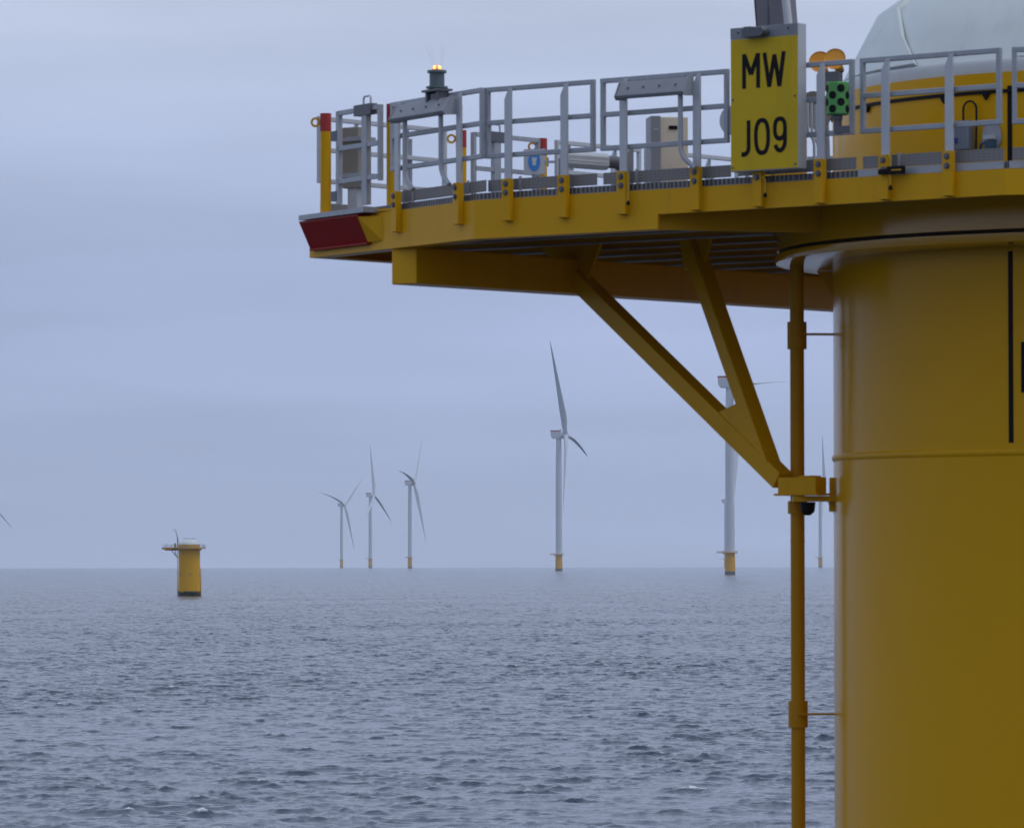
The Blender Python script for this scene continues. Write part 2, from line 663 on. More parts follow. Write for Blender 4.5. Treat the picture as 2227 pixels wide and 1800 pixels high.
def pile_z(px, py):
    a_, y_ = pile_ang(px)
    return at(px, py, y_).z
sa0, sa1 = pile_ang(2195.0)[0], pile_ang(2205.0)[0]
for q in range(4):
    pile_patch('stripe', sa0 + 90 * q, sa1 + 90 * q, pile_z(2200, 964), H + 3.14, M['black'], n=2)
    pile_patch('stripe', sa0 + 90 * q, sa1 + 90 * q, DK + 0.02, pile_z(2200, 188), M['black'], n=2)
# big painted letters further round the pile: their stems
la = pile_ang(2222.5)[0]
zb, zt = pile_z(2224, 855), pile_z(2224, 745)
for q in range(4):
    o0 = la + 90 * q
    pile_patch('painted_letter', o0, o0 + 1.3, zb, zt, M['black'], n=2)
    mm = MB()
    def pp(da, z):
        a_ = R(o0 + da)
        return C + Vector(((RP + 0.0065) * math.cos(a_), (RP + 0.0065) * math.sin(a_), z))
    zm = zb + (zt - zb) * 0.3
    for da, db in ((0.2, 4.0), (7.8, 4.0)):
        s_ = 1.5 if da < db else -1.5
        vs = []
        n_ = 4
        for i in range(n_ + 1):
            f_ = i / n_
            for e in (0, s_):
                vs.append(pp(da + (db - da) * f_ + e * (0.75 if i else 0.75) * (1 - 0.5 * f_), zt + (zm - zt) * f_))
        mm.add(vs, [(2 * i, 2 * i + 1, 2 * i + 3, 2 * i + 2) for i in range(n_)])
    mm.build('painted_letter', M['black'], base)
    pile_patch('painted_letter', o0 + 6.7, o0 + 8.0, zb, zt, M['black'], n=2)
# small warning triangles low on the pile (seen on the distant foundation)
for q in range(6):
    aa = -140 + 60 * q
    mm = MB()
    for (zz, hw, hh) in ((7.35, 0.28, 0.5), (7.0, 0.34, 0.13)):
        r_ = 3.79
        pts = []
        tri = hh > 0.3
        for (du, dv) in (((-hw, 0), (hw, 0), (0, hh * 1.5)) if tri else ((-hw, 0), (hw, 0), (hw, hh), (-hw, hh))):
            a_ = R(aa) + du / r_
            pts.append(C + Vector((r_ * math.cos(a_), r_ * math.sin(a_), zz + dv)))
        nrm = Vector((math.cos(R(aa)), math.sin(R(aa)), 0))
        mm.prism(pts, nrm * 0.01)
    mm.build('warning_mark', M['dgrey'], base)

# round skirt and underside plate carrying the deck
m = MB()
m.lathe(C, [(RP + 0.002, H + 3.19), (4.26, H + 3.19), (4.32, H + 3.20), (4.33, H + 3.235), (4.33, H + 3.285), (4.28, H + 3.29), (4.28, H + 3.325), (4.31, H + 3.33), (4.31, DK - 0.074), (RP + 0.002, DK - 0.076)], 192)
m.build('support_ring', M['gloss'], base)
m = MB()
m.lathe(C, [(4.281, H + 3.289), (4.29, H + 3.2915), (4.29, H + 3.3235), (4.281, H + 3.326)], 192)
m.build('seal_band', mat('seal_brown', (0.035, 0.024, 0.014), 0.6, spec=0.1), base)

# deck slab
angs = sorted(set([2 * math.pi * k / 120 for k in range(120)] + [math.atan2(p[1], p[0]) % (2 * math.pi) for p in outline]))
def ring_slab(mm, z0, z1, inset):
    n = len(angs)
    vs = []
    for a_ in angs:
        o_ = outer_hit(a_)
        l_ = math.hypot(*o_)
        o_ = (o_[0] * (1 - inset / l_), o_[1] * (1 - inset / l_))
        i_ = ((RP + 0.03) * math.cos(a_), (RP + 0.03) * math.sin(a_))
        for z in (z0, z1):
            vs += [W(*i_, z), W(*o_, z)]
    fs, uvs = [], []
    for k in range(n):
        a4, b4 = k * 4, ((k + 1) % n) * 4
        fs += [(a4, b4, b4 + 1, a4 + 1), (a4 + 2, a4 + 3, b4 + 3, b4 + 2), (a4 + 1, b4 + 1, b4 + 3, a4 + 3), (a4, a4 + 2, b4 + 2, b4)]
        l0 = 0
        for f in fs[-4:]:
            if f[0] == a4 + 1:
                ll = (vs[a4 + 1] - vs[b4 + 1]).length
                uvs.append([(0, 0), (ll, 0), (ll, z1 - z0), (0, z1 - z0)])
            else:
                uvs.append([((vs[j] - C).dot(A), (vs[j] - C).dot(B)) for j in f])
    mm.add(vs, fs, uvs=uvs)
m = MB()
ring_slab(m, DK - 0.072, DK, 0.06)
m.build('deck_grating', M['grate'], base)

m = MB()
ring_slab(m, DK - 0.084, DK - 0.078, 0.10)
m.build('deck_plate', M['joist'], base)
# fascia plates
def plate(mm, p, q, z0, z1, th=0.02, inward=True, e0=0.0, e1=0.0):
    d = dir2(p, q)
    n_ = Vector((-d.y, d.x, 0))
    P, Q = W(*p, 0) - d * e0, W(*q, 0) + d * e1
    cc = (P + Q) / 2 + n_ * (th / 2)
    cc.z = (z0 + z1) / 2
    mm.box(cc, d, n_, UP, (Q - P).length / 2, th / 2, (z1 - z0) / 2)
FT, FD, FS = DK - 0.076, DK - 0.49, DK - 0.335
deep = [S1, K_, L_, mirror(L_), mirror(K_), mirror(S1)][::-1]
m = MB()
for p, q in zip(deep[:-1], deep[1:]):
    d = dir2(p, q)
    plate(m, p, q, FD, FT, 0.04)
    # bottom flange seen from below
    pf = (p, q)
    n_ = Vector((-d.y, d.x, 0))
    cc = (W(*p, 0) + W(*q, 0)) / 2 + n_ * 0.13
    cc.z = FD + 0.006
    m.box(cc, d, n_, UP, (W(*q, 0) - W(*p, 0)).length / 2 - 0.05, 0.085, 0.008)
m.build('laydown_fascia', M['yellow'], base)
m = MB()
shal = [S1] + ringv + [mirror(S1)]
for i, (p, q) in enumerate(zip(shal[:-1], shal[1:])):
    plate(m, p, q, FS, FT - (0.001 if i % 2 else 0), 0.03)
m.build('ring_fascia', M['yellow'], base)
for s_ in (1, -1):
    m = MB()
    p, q = (-2.95, -FB * s_ + 0.05 * s_), (-1.9, -3.82 * s_)
    if s_ < 0:
        p, q = q, p
    plate(m, p, q, FD, FT - 0.005, 0.03)
    m.build('web_plate', M['yellow'], base)
# ring under-plating (closed box under the shallow ring)
m = MB()
n_ = 40
for side in (0,):
    pts_o, pts_i = [], []
    for k in range(n_ + 1):
        a_ = R(-118 + 236 * k / n_)
        o_ = outer_hit(a_)
        l_ = math.hypot(*o_)
        pts_o.append((o_[0] * (1 - 0.05 / l_), o_[1] * (1 - 0.05 / l_)))
        pts_i.append((4.3 * math.cos(a_), 4.3 * math.sin(a_)))
    vs = []
    for o_, i_ in zip(pts_o, pts_i):
        vs += [W(*i_, FS + 0.10), W(*o_, FS + 0.10), W(*i_, FS + 0.12), W(*o_, FS + 0.12)]
    fs = []
    for k in range(n_):
        a4 = k * 4
        fs += [(a4, a4 + 4, a4 + 5, a4 + 1), (a4 + 2, a4 + 3, a4 + 7, a4 + 6)]
    m.add(vs, fs)
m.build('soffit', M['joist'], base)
# girder across the laydown area, joists and cross beam
GA = -7.02
m = MB()
m.box(W(GA + 0.06, 0, 0) + UP * (H + 3.216), A, B, UP, 0.18, 4.74, 0.198)
m.build('girder', M['yellow'], base, bevel=0.012)
for k in range(10):
    be = -4.5 + 1.0 * k
    a0 = GA - 1.95 if abs(be) < 4.0 else GA - 0.4
    ae = -math.sqrt(max(0.0, 4.33 ** 2 - be * be)) - 0.02 if abs(be) < 4.25 else -2.9
    m = MB()
    cc = W((a0 + ae) / 2, be, DK - 0.22)
    hl = (ae - a0) / 2
    m.box(cc, A, B, UP, hl, 0.012, 0.14)
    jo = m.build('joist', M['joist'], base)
    m = MB()
    m.box(cc - UP * 0.149, A, B, UP, hl, 0.035, 0.008)
    m.build('flange', M['galv'], jo)  # pale grey colour paints in the lit lower edge of each joist

# raking struts and their node, one on each side of the axis
for s_ in (1,):
    T1 = W(-6.92, -1.85 * s_, H + 3.27)
    T2 = W(-4.95, -2.1 * s_, H + 3.42)
    ND = W(-3.2, -2.55 * s_, H + 0.76)
    dn = (T1 - ND)
    dn.z = 0
    dn.normalize()
    side = dn.cross(UP).normalized()
    N1 = ND + dn * 0.24 + UP * 0.08
    m = MB()
    m.bar(N1, T1 + (T1 - N1).normalized() * 0.16, 0.20, 0.20)
    m.build('strut', M['yellow'], base, bevel=0.01)
    m = MB()
    # second strut joins the first a little above the node
    J = N1 + (T1 - N1) * 0.06
    m.bar(J + UP * 0.02, T2 + (T2 - J).normalized() * 0.30, 0.20, 0.175)
    m.build('strut', M['yellow'], base, bevel=0.01)
    m = MB()
    ja, jb = N1 + (T1 - N1) * 0.30, J + (T2 - J) * 0.30
    m.prism([J - side * 0.096, ja - side * 0.096, jb - side * 0.096], side * 0.192)
    m.build('gusset', M['yellow'], base)
    m = MB()
    m.prism([T1 - dn * 0.30 - side * 0.015 - UP * 0.1, T1 + dn * 0.10 - side * 0.015 - UP * 0.20, T1 + dn * 0.5 - side * 0.015 + UP * 0.33, T1 - dn * 0.55 - side * 0.015 + UP * 0.33], side * 0.03)
    m.build('gusset', M['yellow'], base)
    m = MB()
    m.prism([T2 - dn * 0.2 - side * 0.015 - UP * 0.12, T2 + dn * 0.16 - side * 0.015 - UP * 0.2, T2 + dn * 0.28 - side * 0.015 + UP * 0.3, T2 - dn * 0.34 - side * 0.015 + UP * 0.3], side * 0.03)
    m.build('gusset', M['yellow'], base)
    m = MB()
    m.box(ND + UP * 0.025 + A * 0.055, A, B, UP, 0.255, 0.10, 0.088)
    m.box(ND - UP * 0.073 + A * 0.055, A, B, UP, 0.29, 0.13, 0.012)
    m.box(ND + UP * 0.12 + A * 0.16, A, B, UP, 0.09, 0.09, 0.01)
    m.build('strut_foot', M['yellow'], base, bevel=0.008)
    # bracket from the pile under the foot with its rubber buffer
    rad = Vector((ND.x - C.x, ND.y - C.y, 0)).normalized()
    PB = C + rad * (RP - 0.02)
    PB.z = H + 0.64
    tip = ND + rad * 0.06
    tip.z = H + 0.64
    m = MB()
    m.bar(PB, tip, 0.24, 0.06)
    tng = rad.cross(UP)
    m.box(PB + rad * 0.035 + UP * 0.13, tng, rad, UP, 0.05, 0.035, 0.10)
    m.box(PB + rad * 0.035 - UP * 0.085, tng, rad, UP, 0.025, 0.04, 0.055)
    m.build('foot_bracket', M['yellow'], base)
    m = MB()
    bz = ND + A * 0.13
    m.lathe(Vector((bz.x, bz.y, H + 0.46)), [(0.03, 0), (0.075, 0.04), (0.085, 0.14), (0.085, 0.143)], 20, caps=(True, True))
    m.lathe(Vector((bz.x, bz.y, H + 0.675)), [(0.085, 0), (0.085, 0.025)], 20, caps=(True, True))
    m.build('buffer', M['black'], base)
# radial gussets under the support ring
for k in range(4):
    a_ = R(160 - 50 * k)
    rad = Vector((math.cos(a_), math.sin(a_), 0))
    tng = rad.cross(UP)
    p = C + rad * (RP - 0.02)
    m = MB()
    z_ = H + 3.188
    m.prism([Vector((p.x, p.y, z_)) - tng * 0.012, Vector((p.x, p.y, z_ - 0.4)) - tng * 0.012, Vector((p.x, p.y, z_ - 0.4)) + rad * 0.1 - tng * 0.012, Vector((p.x, p.y, z_)) + rad * 0.36 - tng * 0.012], tng * 0.024)
    m.build('ring_gusset', M['yellow'], base)

# railing posts stand in bolted brackets on the fascia
def bracket(p, d, mm=None):
    """p = (alpha, beta) on the edge, d = direction of the edge; outward is to the right of d"""
    n_ = Vector((d.y, -d.x, 0))
    P = W(*p, 0)
    m = MB()
    z0, z1 = DK - 0.32, DK + 0.125
    for t_ in (-1, 1):
        m.box(P + n_ * 0.035 + d * (0.045 * t_) + UP * ((z0 + z1) / 2), d, n_, UP, 0.006, 0.033, (z1 - z0) / 2)
    m.box(P + n_ * 0.068 + UP * ((z0 + z1) / 2 + 0.004), d, n_, UP, 0.056, 0.005, (z1 - z0) / 2)
    b_ = m.build('bracket', M['yellow'], base)
    for z_ in (DK + 0.075, DK - 0.02):
        m = MB()
        m.tube([P + n_ * 0.072 + UP * z_, P + n_ * 0.095 + UP * z_], 0.024, 6)
        m.tube([P + n_ * 0.072 + UP * z_, P + n_ * 0.079 + UP * z_], 0.034, 12)
        m.build('bolt', M['dgrey'], b_)
def post_mesh(p, d, flip=1, top=1.10):
    n_ = Vector((d.y, -d.x, 0))
    P = W(*p, 0) + n_ * 0.012
    hw = 0.046
    z0, z1 = DK - 0.06, DK + top
    pts = [P - d * hw + UP * z0, P + d * hw + UP * z0]
    if flip > 0:
        pts += [P + d * hw + UP * z1, P + d * (hw - 0.03) + UP * z1, P - d * hw + UP * (z1 - 0.12)]
    else:
        pts += [P + d * hw + UP * (z1 - 0.12), P - d * (hw - 0.03) + UP * z1, P - d * hw + UP * z1]
    m = MB()
    m.prism(pts, n_ * 0.024)
    m.prism([P - d * hw + UP * z0, P - d * hw + UP * (z1 - 0.13), P - d * (hw - 0.008) + UP * (z1 - 0.13), P - d * (hw - 0.008) + UP * z0], n_ * -0.05)
    return m
def railing(p, q, posts, label, toe=True, brackets=True, ends=(True, True), group='railing panels round the near platform', flip=1, mt='galv', toe_plain=False):
    """one bolted railing panel from p to q, with its posts"""
    d = dir2(p, q)
    n_ = Vector((d.y, -d.x, 0))
    P, Q = W(*p, DK), W(*q, DK)
    mid = (P + Q) / 2
    r_ = thing('railing', mid, label, 'railing', group)
    m = MB()
    off = -n_ * 0.035
    for i, h_ in enumerate((1.10, 0.745, 0.39)):
        m.bar(P + off + UP * h_, Q + off + UP * h_, 0.05, 0.052)
    for e, (X_, s_) in zip(ends, ((P, 1), (Q, -1))):
        if e:
            m.bar(X_ + off + d * (0.025 * s_) + UP * 0.366, X_ + off + d * (0.025 * s_) + UP * 1.125, 0.048, 0.048, up=n_)
    m.build('rail_frame', M[mt], r_, bevel=0.006)
    for po in posts:
        post_mesh(po, d, flip).build('post', M['alu'], r_)
        if brackets:
            bracket(po, d)
    if toe:
        m = MB()
        m.box(mid + off * 2.0 + UP * 0.075, d, n_, UP, (Q - P).length / 2, 0.004, 0.062)
        m.build('toe_board', M['perf'], r_)
        if toe_plain:
            m = MB()
            m.box(mid + n_ * -0.03 - UP * 0.035, d, n_, UP, (Q - P).length / 2 + 0.03, 0.012, 0.037)
            m.build('kick_strip', M['galv'], r_)
        k = 0.45
        while k < (Q - P).length - 0.1:
            m = MB()
            m.box(P + d * k + off * 1.75 + UP * 0.08, d, n_, UP, 0.014, 0.008, 0.075)
            m.build('toe_board_clip', M['galv'], r_)
            k += 1.25
    return r_
def front(px):
    return on_line((-5, -FB), (0, -FB), px)
def fl(px):
    return on_line(L_, K_, px)
rails = []
rails.append(railing(fl(847), fl(1046), [fl(869), fl(1004)], 'first front railing panel, with the lit beacon standing above its sloping grey box'))
rails.append(railing(front(1054), front(1291), [front(1110), front(1232)], 'front railing panel with two posts and open sky behind, left of the plain gap'))
rails.append(railing(front(1305), front(1583), [front(1361), front(1521)], 'front railing panel just left of the lettered sign, carrying a grey sloping box'))
rails.append(railing(front(1598), front(1856), [front(1657), front(1791)], 'front railing panel half hidden behind the lettered sign'))
rails.append(railing(front(1871), (ringv[0][0] - 0.06, -FB), [front(1932), front(2071)], 'front railing panel before the yellow pile wall, right of the green box', toe_plain=True))
for i in range(5):
    p, q = ringv[i], ringv[i + 1]
    f = lambda t_: (p[0] + (q[0] - p[0]) * t_, p[1] + (q[1] - p[1]) * t_)
    lb = 'railing panel cut by the right edge of the photo' if i == 0 else 'railing panel on the far right side of the near platform, out of view'
    rails.append(railing(f(0.025), f(0.975), [f(0.245), f(0.755)], lb, toe_plain=True))
mK, mL, mS = mirror(K_), mirror(L_), mirror(S1)
def seg(p, q, t0, t1, lb, n=2, **kw):
    f = lambda t_: (p[0] + (q[0] - p[0]) * t_, p[1] + (q[1] - p[1]) * t_)
    return railing(f(t0), f(t1), [f(t0 + (t1 - t0) * x) for x in ((0.25, 0.75) if n == 2 else (0.5,))], lb, **kw)
bq = ringv[-1]
rails.append(seg(bq, mK, 0.01, 0.32, 'rear railing panel of the near platform behind the crane', flip=-1))
rails.append(seg(bq, mK, 0.34, 0.66, 'rear railing panel of the near platform behind the pile top', flip=-1))
rails.append(seg(bq, mK, 0.68, 0.99, 'rear railing panel of the near platform beside the cream cabinet', flip=-1))
rails.append(seg(mK, mL, 0.01, 0.97, 'rear corner railing panel seen low through the gap left of the lettered sign', flip=-1))
# end edge: from the far corner back to the near corner
EN = -8.92
def en(be):
    return (EN, be)
rails.append(railing(en(3.95), en(2.05), [en(3.4), en(2.6)], 'pale far railing panel in front of the cream cabinet', flip=-1, mt='alu'))  # paler frame metal on the end panels stands in for brighter light
rails.append(railing(en(1.95), en(0.3), [en(1.5), en(0.6)], 'pale far railing panel behind the thick grey tube', flip=-1, mt='alu'))
rails.append(railing(en(-1.75), en(-4.0), [en(-2.4), en(-3.3)], 'far end railing panel behind the tan box at the left tip', flip=-1, mt='alu'))

# swing gates between the red-capped posts
def gate(p, q, label, stile=0.05):
    d = dir2(p, q)
    n_ = Vector((d.y, -d.x, 0))
    P, Q = W(*p, DK), W(*q, DK)
    g = thing('swing_gate', (P + Q) / 2, label, 'gate')
    m = MB()
    for h_ in (1.10, 0.70, 0.33):
        m.bar(P + UP * h_, Q + UP * h_, 0.05, 0.05)
    m.bar(P + UP * 0.08, P + UP * 1.12, 0.07, 0.05, up=n_)
    m.bar(P + d * (Q - P).length * 0.66 + UP * 0.03, P + d * (Q - P).length * 0.66 + UP * 1.14, 0.12, 0.06, up=n_)
    m.bar(Q + UP * 0.28, Q + UP * 1.12, 0.05, 0.05, up=n_)
    m.build('gate_frame', M['galv'], g)
    m = MB()
    h0 = P + d * (Q - P).length * 0.6 + UP * 1.13
    m.tube([h0, h0 + UP * 0.09, h0 + UP * 0.11 + d * 0.02, h0 + UP * 0.11 + d * 0.15, h0 + UP * 0.09 + d * 0.17, h0 + d * 0.17], 0.012, 8)
    m.build('handle', M['alu'], g)
    m = MB()
    m.box(P + d * (Q - P).length * 0.64 + UP * 1.09, d, n_, UP, 0.20, 0.045, 0.06)
    m.build('latch', M['dgrey'], g)
    for h_ in (0.17, 0.85):
        m = MB()
        m.box(P - d * 0.08 + UP * h_, d, n_, UP, 0.07, 0.03, 0.055)
        m.build('hinge', M['dgrey'], g)
    return g
gate(fl(738), fl(828), 'grey swing gate between the two nearest red-capped yellow posts')
gate(en(0.02), en(-1.2), 'pale far swing gate with a round blue sign hung beside it')
def guard_post(p, label, lug=-1):
    P = W(*p, DK - 0.07)
    g = thing('gate_post', P, label, 'post', 'red-capped yellow gate posts')
    m = MB()
    m.tube([P, P + UP * 1.0], 0.062, 24)
    m.box(P + UP * 0.02, A, B, UP, 0.12, 0.12, 0.014)
    m.build('post_tube', M['yellow'], g)
    m = MB()
    m.tube([P + UP * 0.995, P + UP * 1.2], 0.0635, 24)
    m.build('cap', M['redcap'], g)
    m = MB()
    e = Vector((lug, 0, 0))
    cc = P + UP * 1.10 + e * 0.115
    for k in range(16):
        a0, a1 = 2 * math.pi * k / 16, 2 * math.pi * (k + 1) / 16
        m.bar(cc + e * (0.045 * math.cos(a0)) + UP * (0.045 * math.sin(a0)), cc + e * (0.045 * math.cos(a1)) + UP * (0.045 * math.sin(a1)), 0.025, 0.03, up=Vector((0, 1, 0)))
    m.build('lug', M['yellow'], g)
nL_ = dir2(L_, K_)
nL_ = Vector((nL_.y, -nL_.x, 0))
gp = fl(705)
guard_post((gp[0], gp[1] + 0.03), 'thick yellow post with red cap at the outer left corner of the platform')
gp = fl(831)
guard_post((gp[0] - nL_.dot(A) * 0.13, gp[1] - nL_.dot(B) * 0.13), 'yellow post with red cap at the start of the front railing', 1)
e3, e4 = on_line((EN, -4), (EN, 4), 1004)[1], on_line((EN, -4), (EN, 4), 1180)[1]
guard_post(en(e3), 'yellow post with red cap mostly hidden behind a front railing post')
guard_post(en(e4), 'red-capped yellow post beside the round blue sign')

# red bumper and landing plate on the left tip
dL = dir2(L_, K_)
nL = Vector((dL.y, -dL.x, 0))
LP = W(*L_, 0)
bl = (W(*fl(812), 0) - LP).length
bump = thing('bumper', Vector((LP.x, LP.y, FD)), 'dark red sloping bumper plate on the left tip of the platform', 'bumper')
m = MB()
def bp(s_, o_, z_):
    return LP + dL * s_ + nL * o_ + UP * z_
m.prism([bp(0.04 * bl, 0.16, FT - 0.03), bp(0.04 * bl, 0.02, FD + 0.09), bp(0.04 * bl, 0.0, FD + 0.09), bp(0.04 * bl, 0.0, FT - 0.03)], dL * bl * 0.93)
m.build('web', M['red'], bump)
m = MB()
m.box(bp(bl * 0.505, 0.085, FT - 0.02), dL, nL, UP, bl * 0.465, 0.08, 0.011)
m.box(bp(bl * 0.525, 0.028, FD + 0.083), dL, nL, UP, bl * 0.45, 0.033, 0.011)
m.build('flange', M['red'], bump)
m = MB()
m.prism([bp(bl * 0.971, 0.17, FT - 0.04), bp(bl * 0.971, 0.04, FD + 0.095), bp(bl * 1.15, 0.002, FD + 0.095), bp(bl * 1.15, 0.002, FT - 0.04)], UP * 0.0 + nL * 0.001 + dL * 0.0 + UP * 0.0005)
m.prism([bp(bl * 0.975, 0.002, FD + 0.095), bp(bl * 0.975, 0.15, FT - 0.045), bp(bl * 0.975, 0.002, FT - 0.045)], dL * 0.02)
m.build('end_gusset', M['yellow'], bump)
m = MB()
m.box(bp(bl * 0.56, 0.06, DK - 0.045), dL, nL, UP, bl * 0.51, 0.12, 0.028)
m.build('landing_plate', M['galv'], bump)

# ------------------------------------------------------------------ hatch cover on the pile top
cz = DK + 1.085
cov = thing('hatch_cover', Vector((C.x, C.y, cz)), 'big pale many-sided hatch cover closing the near pile top', 'cover')
m = MB()
m.lathe(Vector((C.x, C.y, cz)), [(RP - 0.28, 0), (RP - 0.03, 0), (RP - 0.03, 0.10), (RP - 0.06, 0.14), (RP - 0.2, 0.16)], 96)
m.build('rim', M['grey'] if False else mat('rim_grey', (0.50, 0.53, 0.53), 0.45), cov)
m = MB()
cprof = [(3.60, 0.14), (3.41, 0.50), (3.22, 0.86), (2.6, 1.29), (1.95, 1.72), (1.7, 1.79), (0.4, 1.84), (0.001, 1.84)]
nb = 96
vs = []
for r_, z_ in cprof:
    for k in range(nb):
        a_ = 2 * math.pi * k / nb
        wv = 1 + 0.006 * math.sin(8 * a_ + 0.6) + 0.002 * math.sin(19 * a_)
        vs.append(Vector((C.x + r_ * wv * math.cos(a_), C.y + r_ * wv * math.sin(a_), cz + z_)))
m.add(vs, [(i * nb + k, i * nb + (k + 1) % nb, (i + 1) * nb + (k + 1) % nb, (i + 1) * nb + k) for i in range(len(cprof) - 1) for k in range(nb)], smooth=True)
m.build('cover_panel', M['white'], cov)
# overlapping flaps standing proud of the cover, each ending in a slanting fold
for q in range(7):
    aa = 184 + 360 / 7 * q
    m = MB()
    vs = []
    nn = 8
    rows = [(3.60, 0.15, 31), (3.41, 0.50, 23), (3.22, 0.86, 15), (2.6, 1.29, 9), (1.95, 1.72, 5)]
    for lift in (0.045, 0.0):
        for r_, z_, wd in rows:
            for k in range(nn + 1):
                a_ = R(aa + wd * k / nn)
                e_ = lift * (0.4 + 0.6 * k / nn)
                vs.append(Vector((C.x + (r_ + e_) * math.cos(a_), C.y + (r_ + e_) * math.sin(a_), cz + z_ + e_ * 0.6)))
    nr_ = len(rows)
    o_ = nr_ * (nn + 1)
    fs = []
    for i in range(nr_ - 1):
        for k in range(nn):
            b_ = i * (nn + 1) + k
            fs += [(b_, b_ + 1, b_ + nn + 2, b_ + nn + 1)]
        for k in (0, nn):
            b_ = i * (nn + 1) + k
            fs += [(b_, b_ + nn + 1, o_ + b_ + nn + 1, o_ + b_)]
    for k in range(nn):
        fs += [(k, k + 1, o_ + k + 1, o_ + k)]
        b_ = (nr_ - 1) * (nn + 1) + k
        fs += [(b_, b_ + 1, o_ + b_ + 1, o_ + b_)]
    m.add(vs, fs, smooth=True)
    m.build('flap', M['white'], cov)
# hoods and grab handles near the rim
ha = R(pile_ang(2110)[0])
for q in range(4):
    a_ = ha + q * math.pi / 2
    rad = Vector((math.cos(a_), math.sin(a_), 0))
    tn = rad.cross(UP)
    b0 = Vector((C.x, C.y, cz)) + rad * 3.5
    m = MB()
    n_ = 10
    vs2 = []
    for (rr2, zz, of) in ((0.34, 0.34, 0.22), (0.2, 0.12, 0.04)):
        for i in range(n_ + 1):
            t_ = math.pi * i / n_
            vs2.append(b0 + tn * (-rr2 * math.cos(t_)) + UP * (0.08 + zz) + rad * (of * 0.6 * math.sin(t_) - 0.2))
    m.add(vs2, [(i, i + 1, n_ + 2 + i, n_ + 1 + i) for i in range(n_)])
    m.prism(vs2[:n_ + 1], UP * 0.02)
    m.build('hood', M['white'], cov)
    m = MB()
    h0 = b0 + tn * -0.62 + rad * -0.02 + UP * 0.12
    m.tube([h0, h0 + UP * 0.22, h0 + UP * 0.25 + tn * -0.04, h0 + UP * 0.25 + tn * -0.46, h0 + UP * 0.22 + tn * -0.5, h0 + tn * -0.5], 0.016, 8)
    m.build('grab_handle', M['white'], cov)
# ring of lifting lugs on the crown
for k in range(8):
    a_ = 2 * math.pi * k / 8
    p = Vector((C.x + 1.7 * math.cos(a_), C.y + 1.7 * math.sin(a_), cz + 1.78))
    m = MB()
    m.tube([p + Vector((-0.3, 0, 0)), p + Vector((-0.3, 0, 0.32)), p + Vector((0.3, 0, 0.32)), p + Vector((0.3, 0, 0))], 0.06, 8)
    m.build('lifting_lug', M['dgrey'], cov)

# cable clipped under the rim of the pile
m = MB()
m.lathe(Vector((C.x, C.y, 0)), [(RP + 0.001, DK + 0.865), (RP + 0.022, DK + 0.87), (RP + 0.022, DK + 0.90), (RP + 0.001, DK + 0.905)], 128)
cb = m.build('earth_cable', M['black'], None, origin=(C.x, C.y, DK + 0.88))
tag(cb, 'black cable running round the near pile just under its top edge', 'cable')
for px in (1893, 2058, 2150):
    a_ = R(pile_ang(px)[0])
    rad = Vector((math.cos(a_), math.sin(a_), 0))
    m = MB()
    m.prism([C + rad * (RP + 0.003) + UP * (DK + 0.80), C + rad * (RP + 0.003) + UP * (DK + 0.87) + rad.cross(UP) * 0.05, C + rad * (RP + 0.003) + UP * (DK + 0.87) - rad.cross(UP) * 0.05], rad * 0.03)
    m.build('clip', M['black'], cb)

# ------------------------------------------------------------------ vertical cable pipe beside the pile
PX, PY = (1734.5 - 1113.5) / F * 55.22, 55.22
pipe = thing('cable_pipe', Vector((PX, PY, -2)), 'slim vertical yellow pipe running down beside the near pile', 'pipe')
m = MB()
m.tube([Vector((PX, PY, -3)), Vector((PX, PY, H + 3.19))], 0.077, 32)
pmat = mat('pipe_paint', (0.50, 0.235, 0.006), 0.42, spec=0.15, vary=0.05, grime=((0.30, 0.14, 0.01), 0.3))
m.build('pipe_tube', pmat, pipe)
for py0, py1 in ((701, 760), (1090, 1118), (1524, 1582)):
    z1, z0 = at(1734, py0, PY).z, at(1734, py1, PY).z
    m = MB()
    m.tube([Vector((PX, PY, z0)), Vector((PX, PY, z1))], 0.106, 32)
    m.build('collar', pmat, pipe)
for py in (1178, 1302):
    z_ = at(1734, py, PY).z
    m = MB()
    m.tube([Vector((PX, PY, z_ - 0.008)), Vector((PX, PY, z_ + 0.008))], 0.081, 32)
    m.build('weld_ring', pmat, pipe)
for k in range(3):
    z0 = H - 4.6 - 3.3 * k
    m = MB()
    m.tube([Vector((PX, PY, z0)), Vector((PX, PY, z0 + 0.3))], 0.106, 32)
    m.build('collar', pmat, pipe)
for py in (728.5, 1552.5):
    z_ = at(1734, py, PY).z
    m = MB()
    rad = (Vector((C.x, C.y, 0)) - Vector((PX, PY, 0))).normalized()
    m.bar(Vector((PX, PY, z_)) - Vector((0.0, 0.1, 0)), C - rad * (RP - 0.02) + UP * z_ - Vector((0.0, 0.02, 0)), 0.12, 0.022)
    m.build('standoff', pmat, pipe)
# second pipe with a bend on the far right side (seen on the distant foundation)
a_ = R(-8)
rad = Vector((math.cos(a_), math.sin(a_), 0))
q0 = C + rad * (RP + 0.34)
bent = thing('bent_cable_pipe', Vector((q0.x, q0.y, -2)), 'yellow cable pipe on the right side of the near pile, outside the frame', 'pipe')
m = MB()
pts = [Vector((q0.x, q0.y, z)) for z in (-3, 4, 9.2)] + [q0 - rad * (0.3 * (1 - math.cos(t_))) + UP * (9.2 + 0.3 * math.sin(t_)) for t_ in (0.4, 0.8, 1.2, 1.57)] + [C + rad * (RP - 0.05) + UP * 9.5]
m.tube(pts, 0.14, 20)
m.build('pipe_tube', M['yellow'], bent)

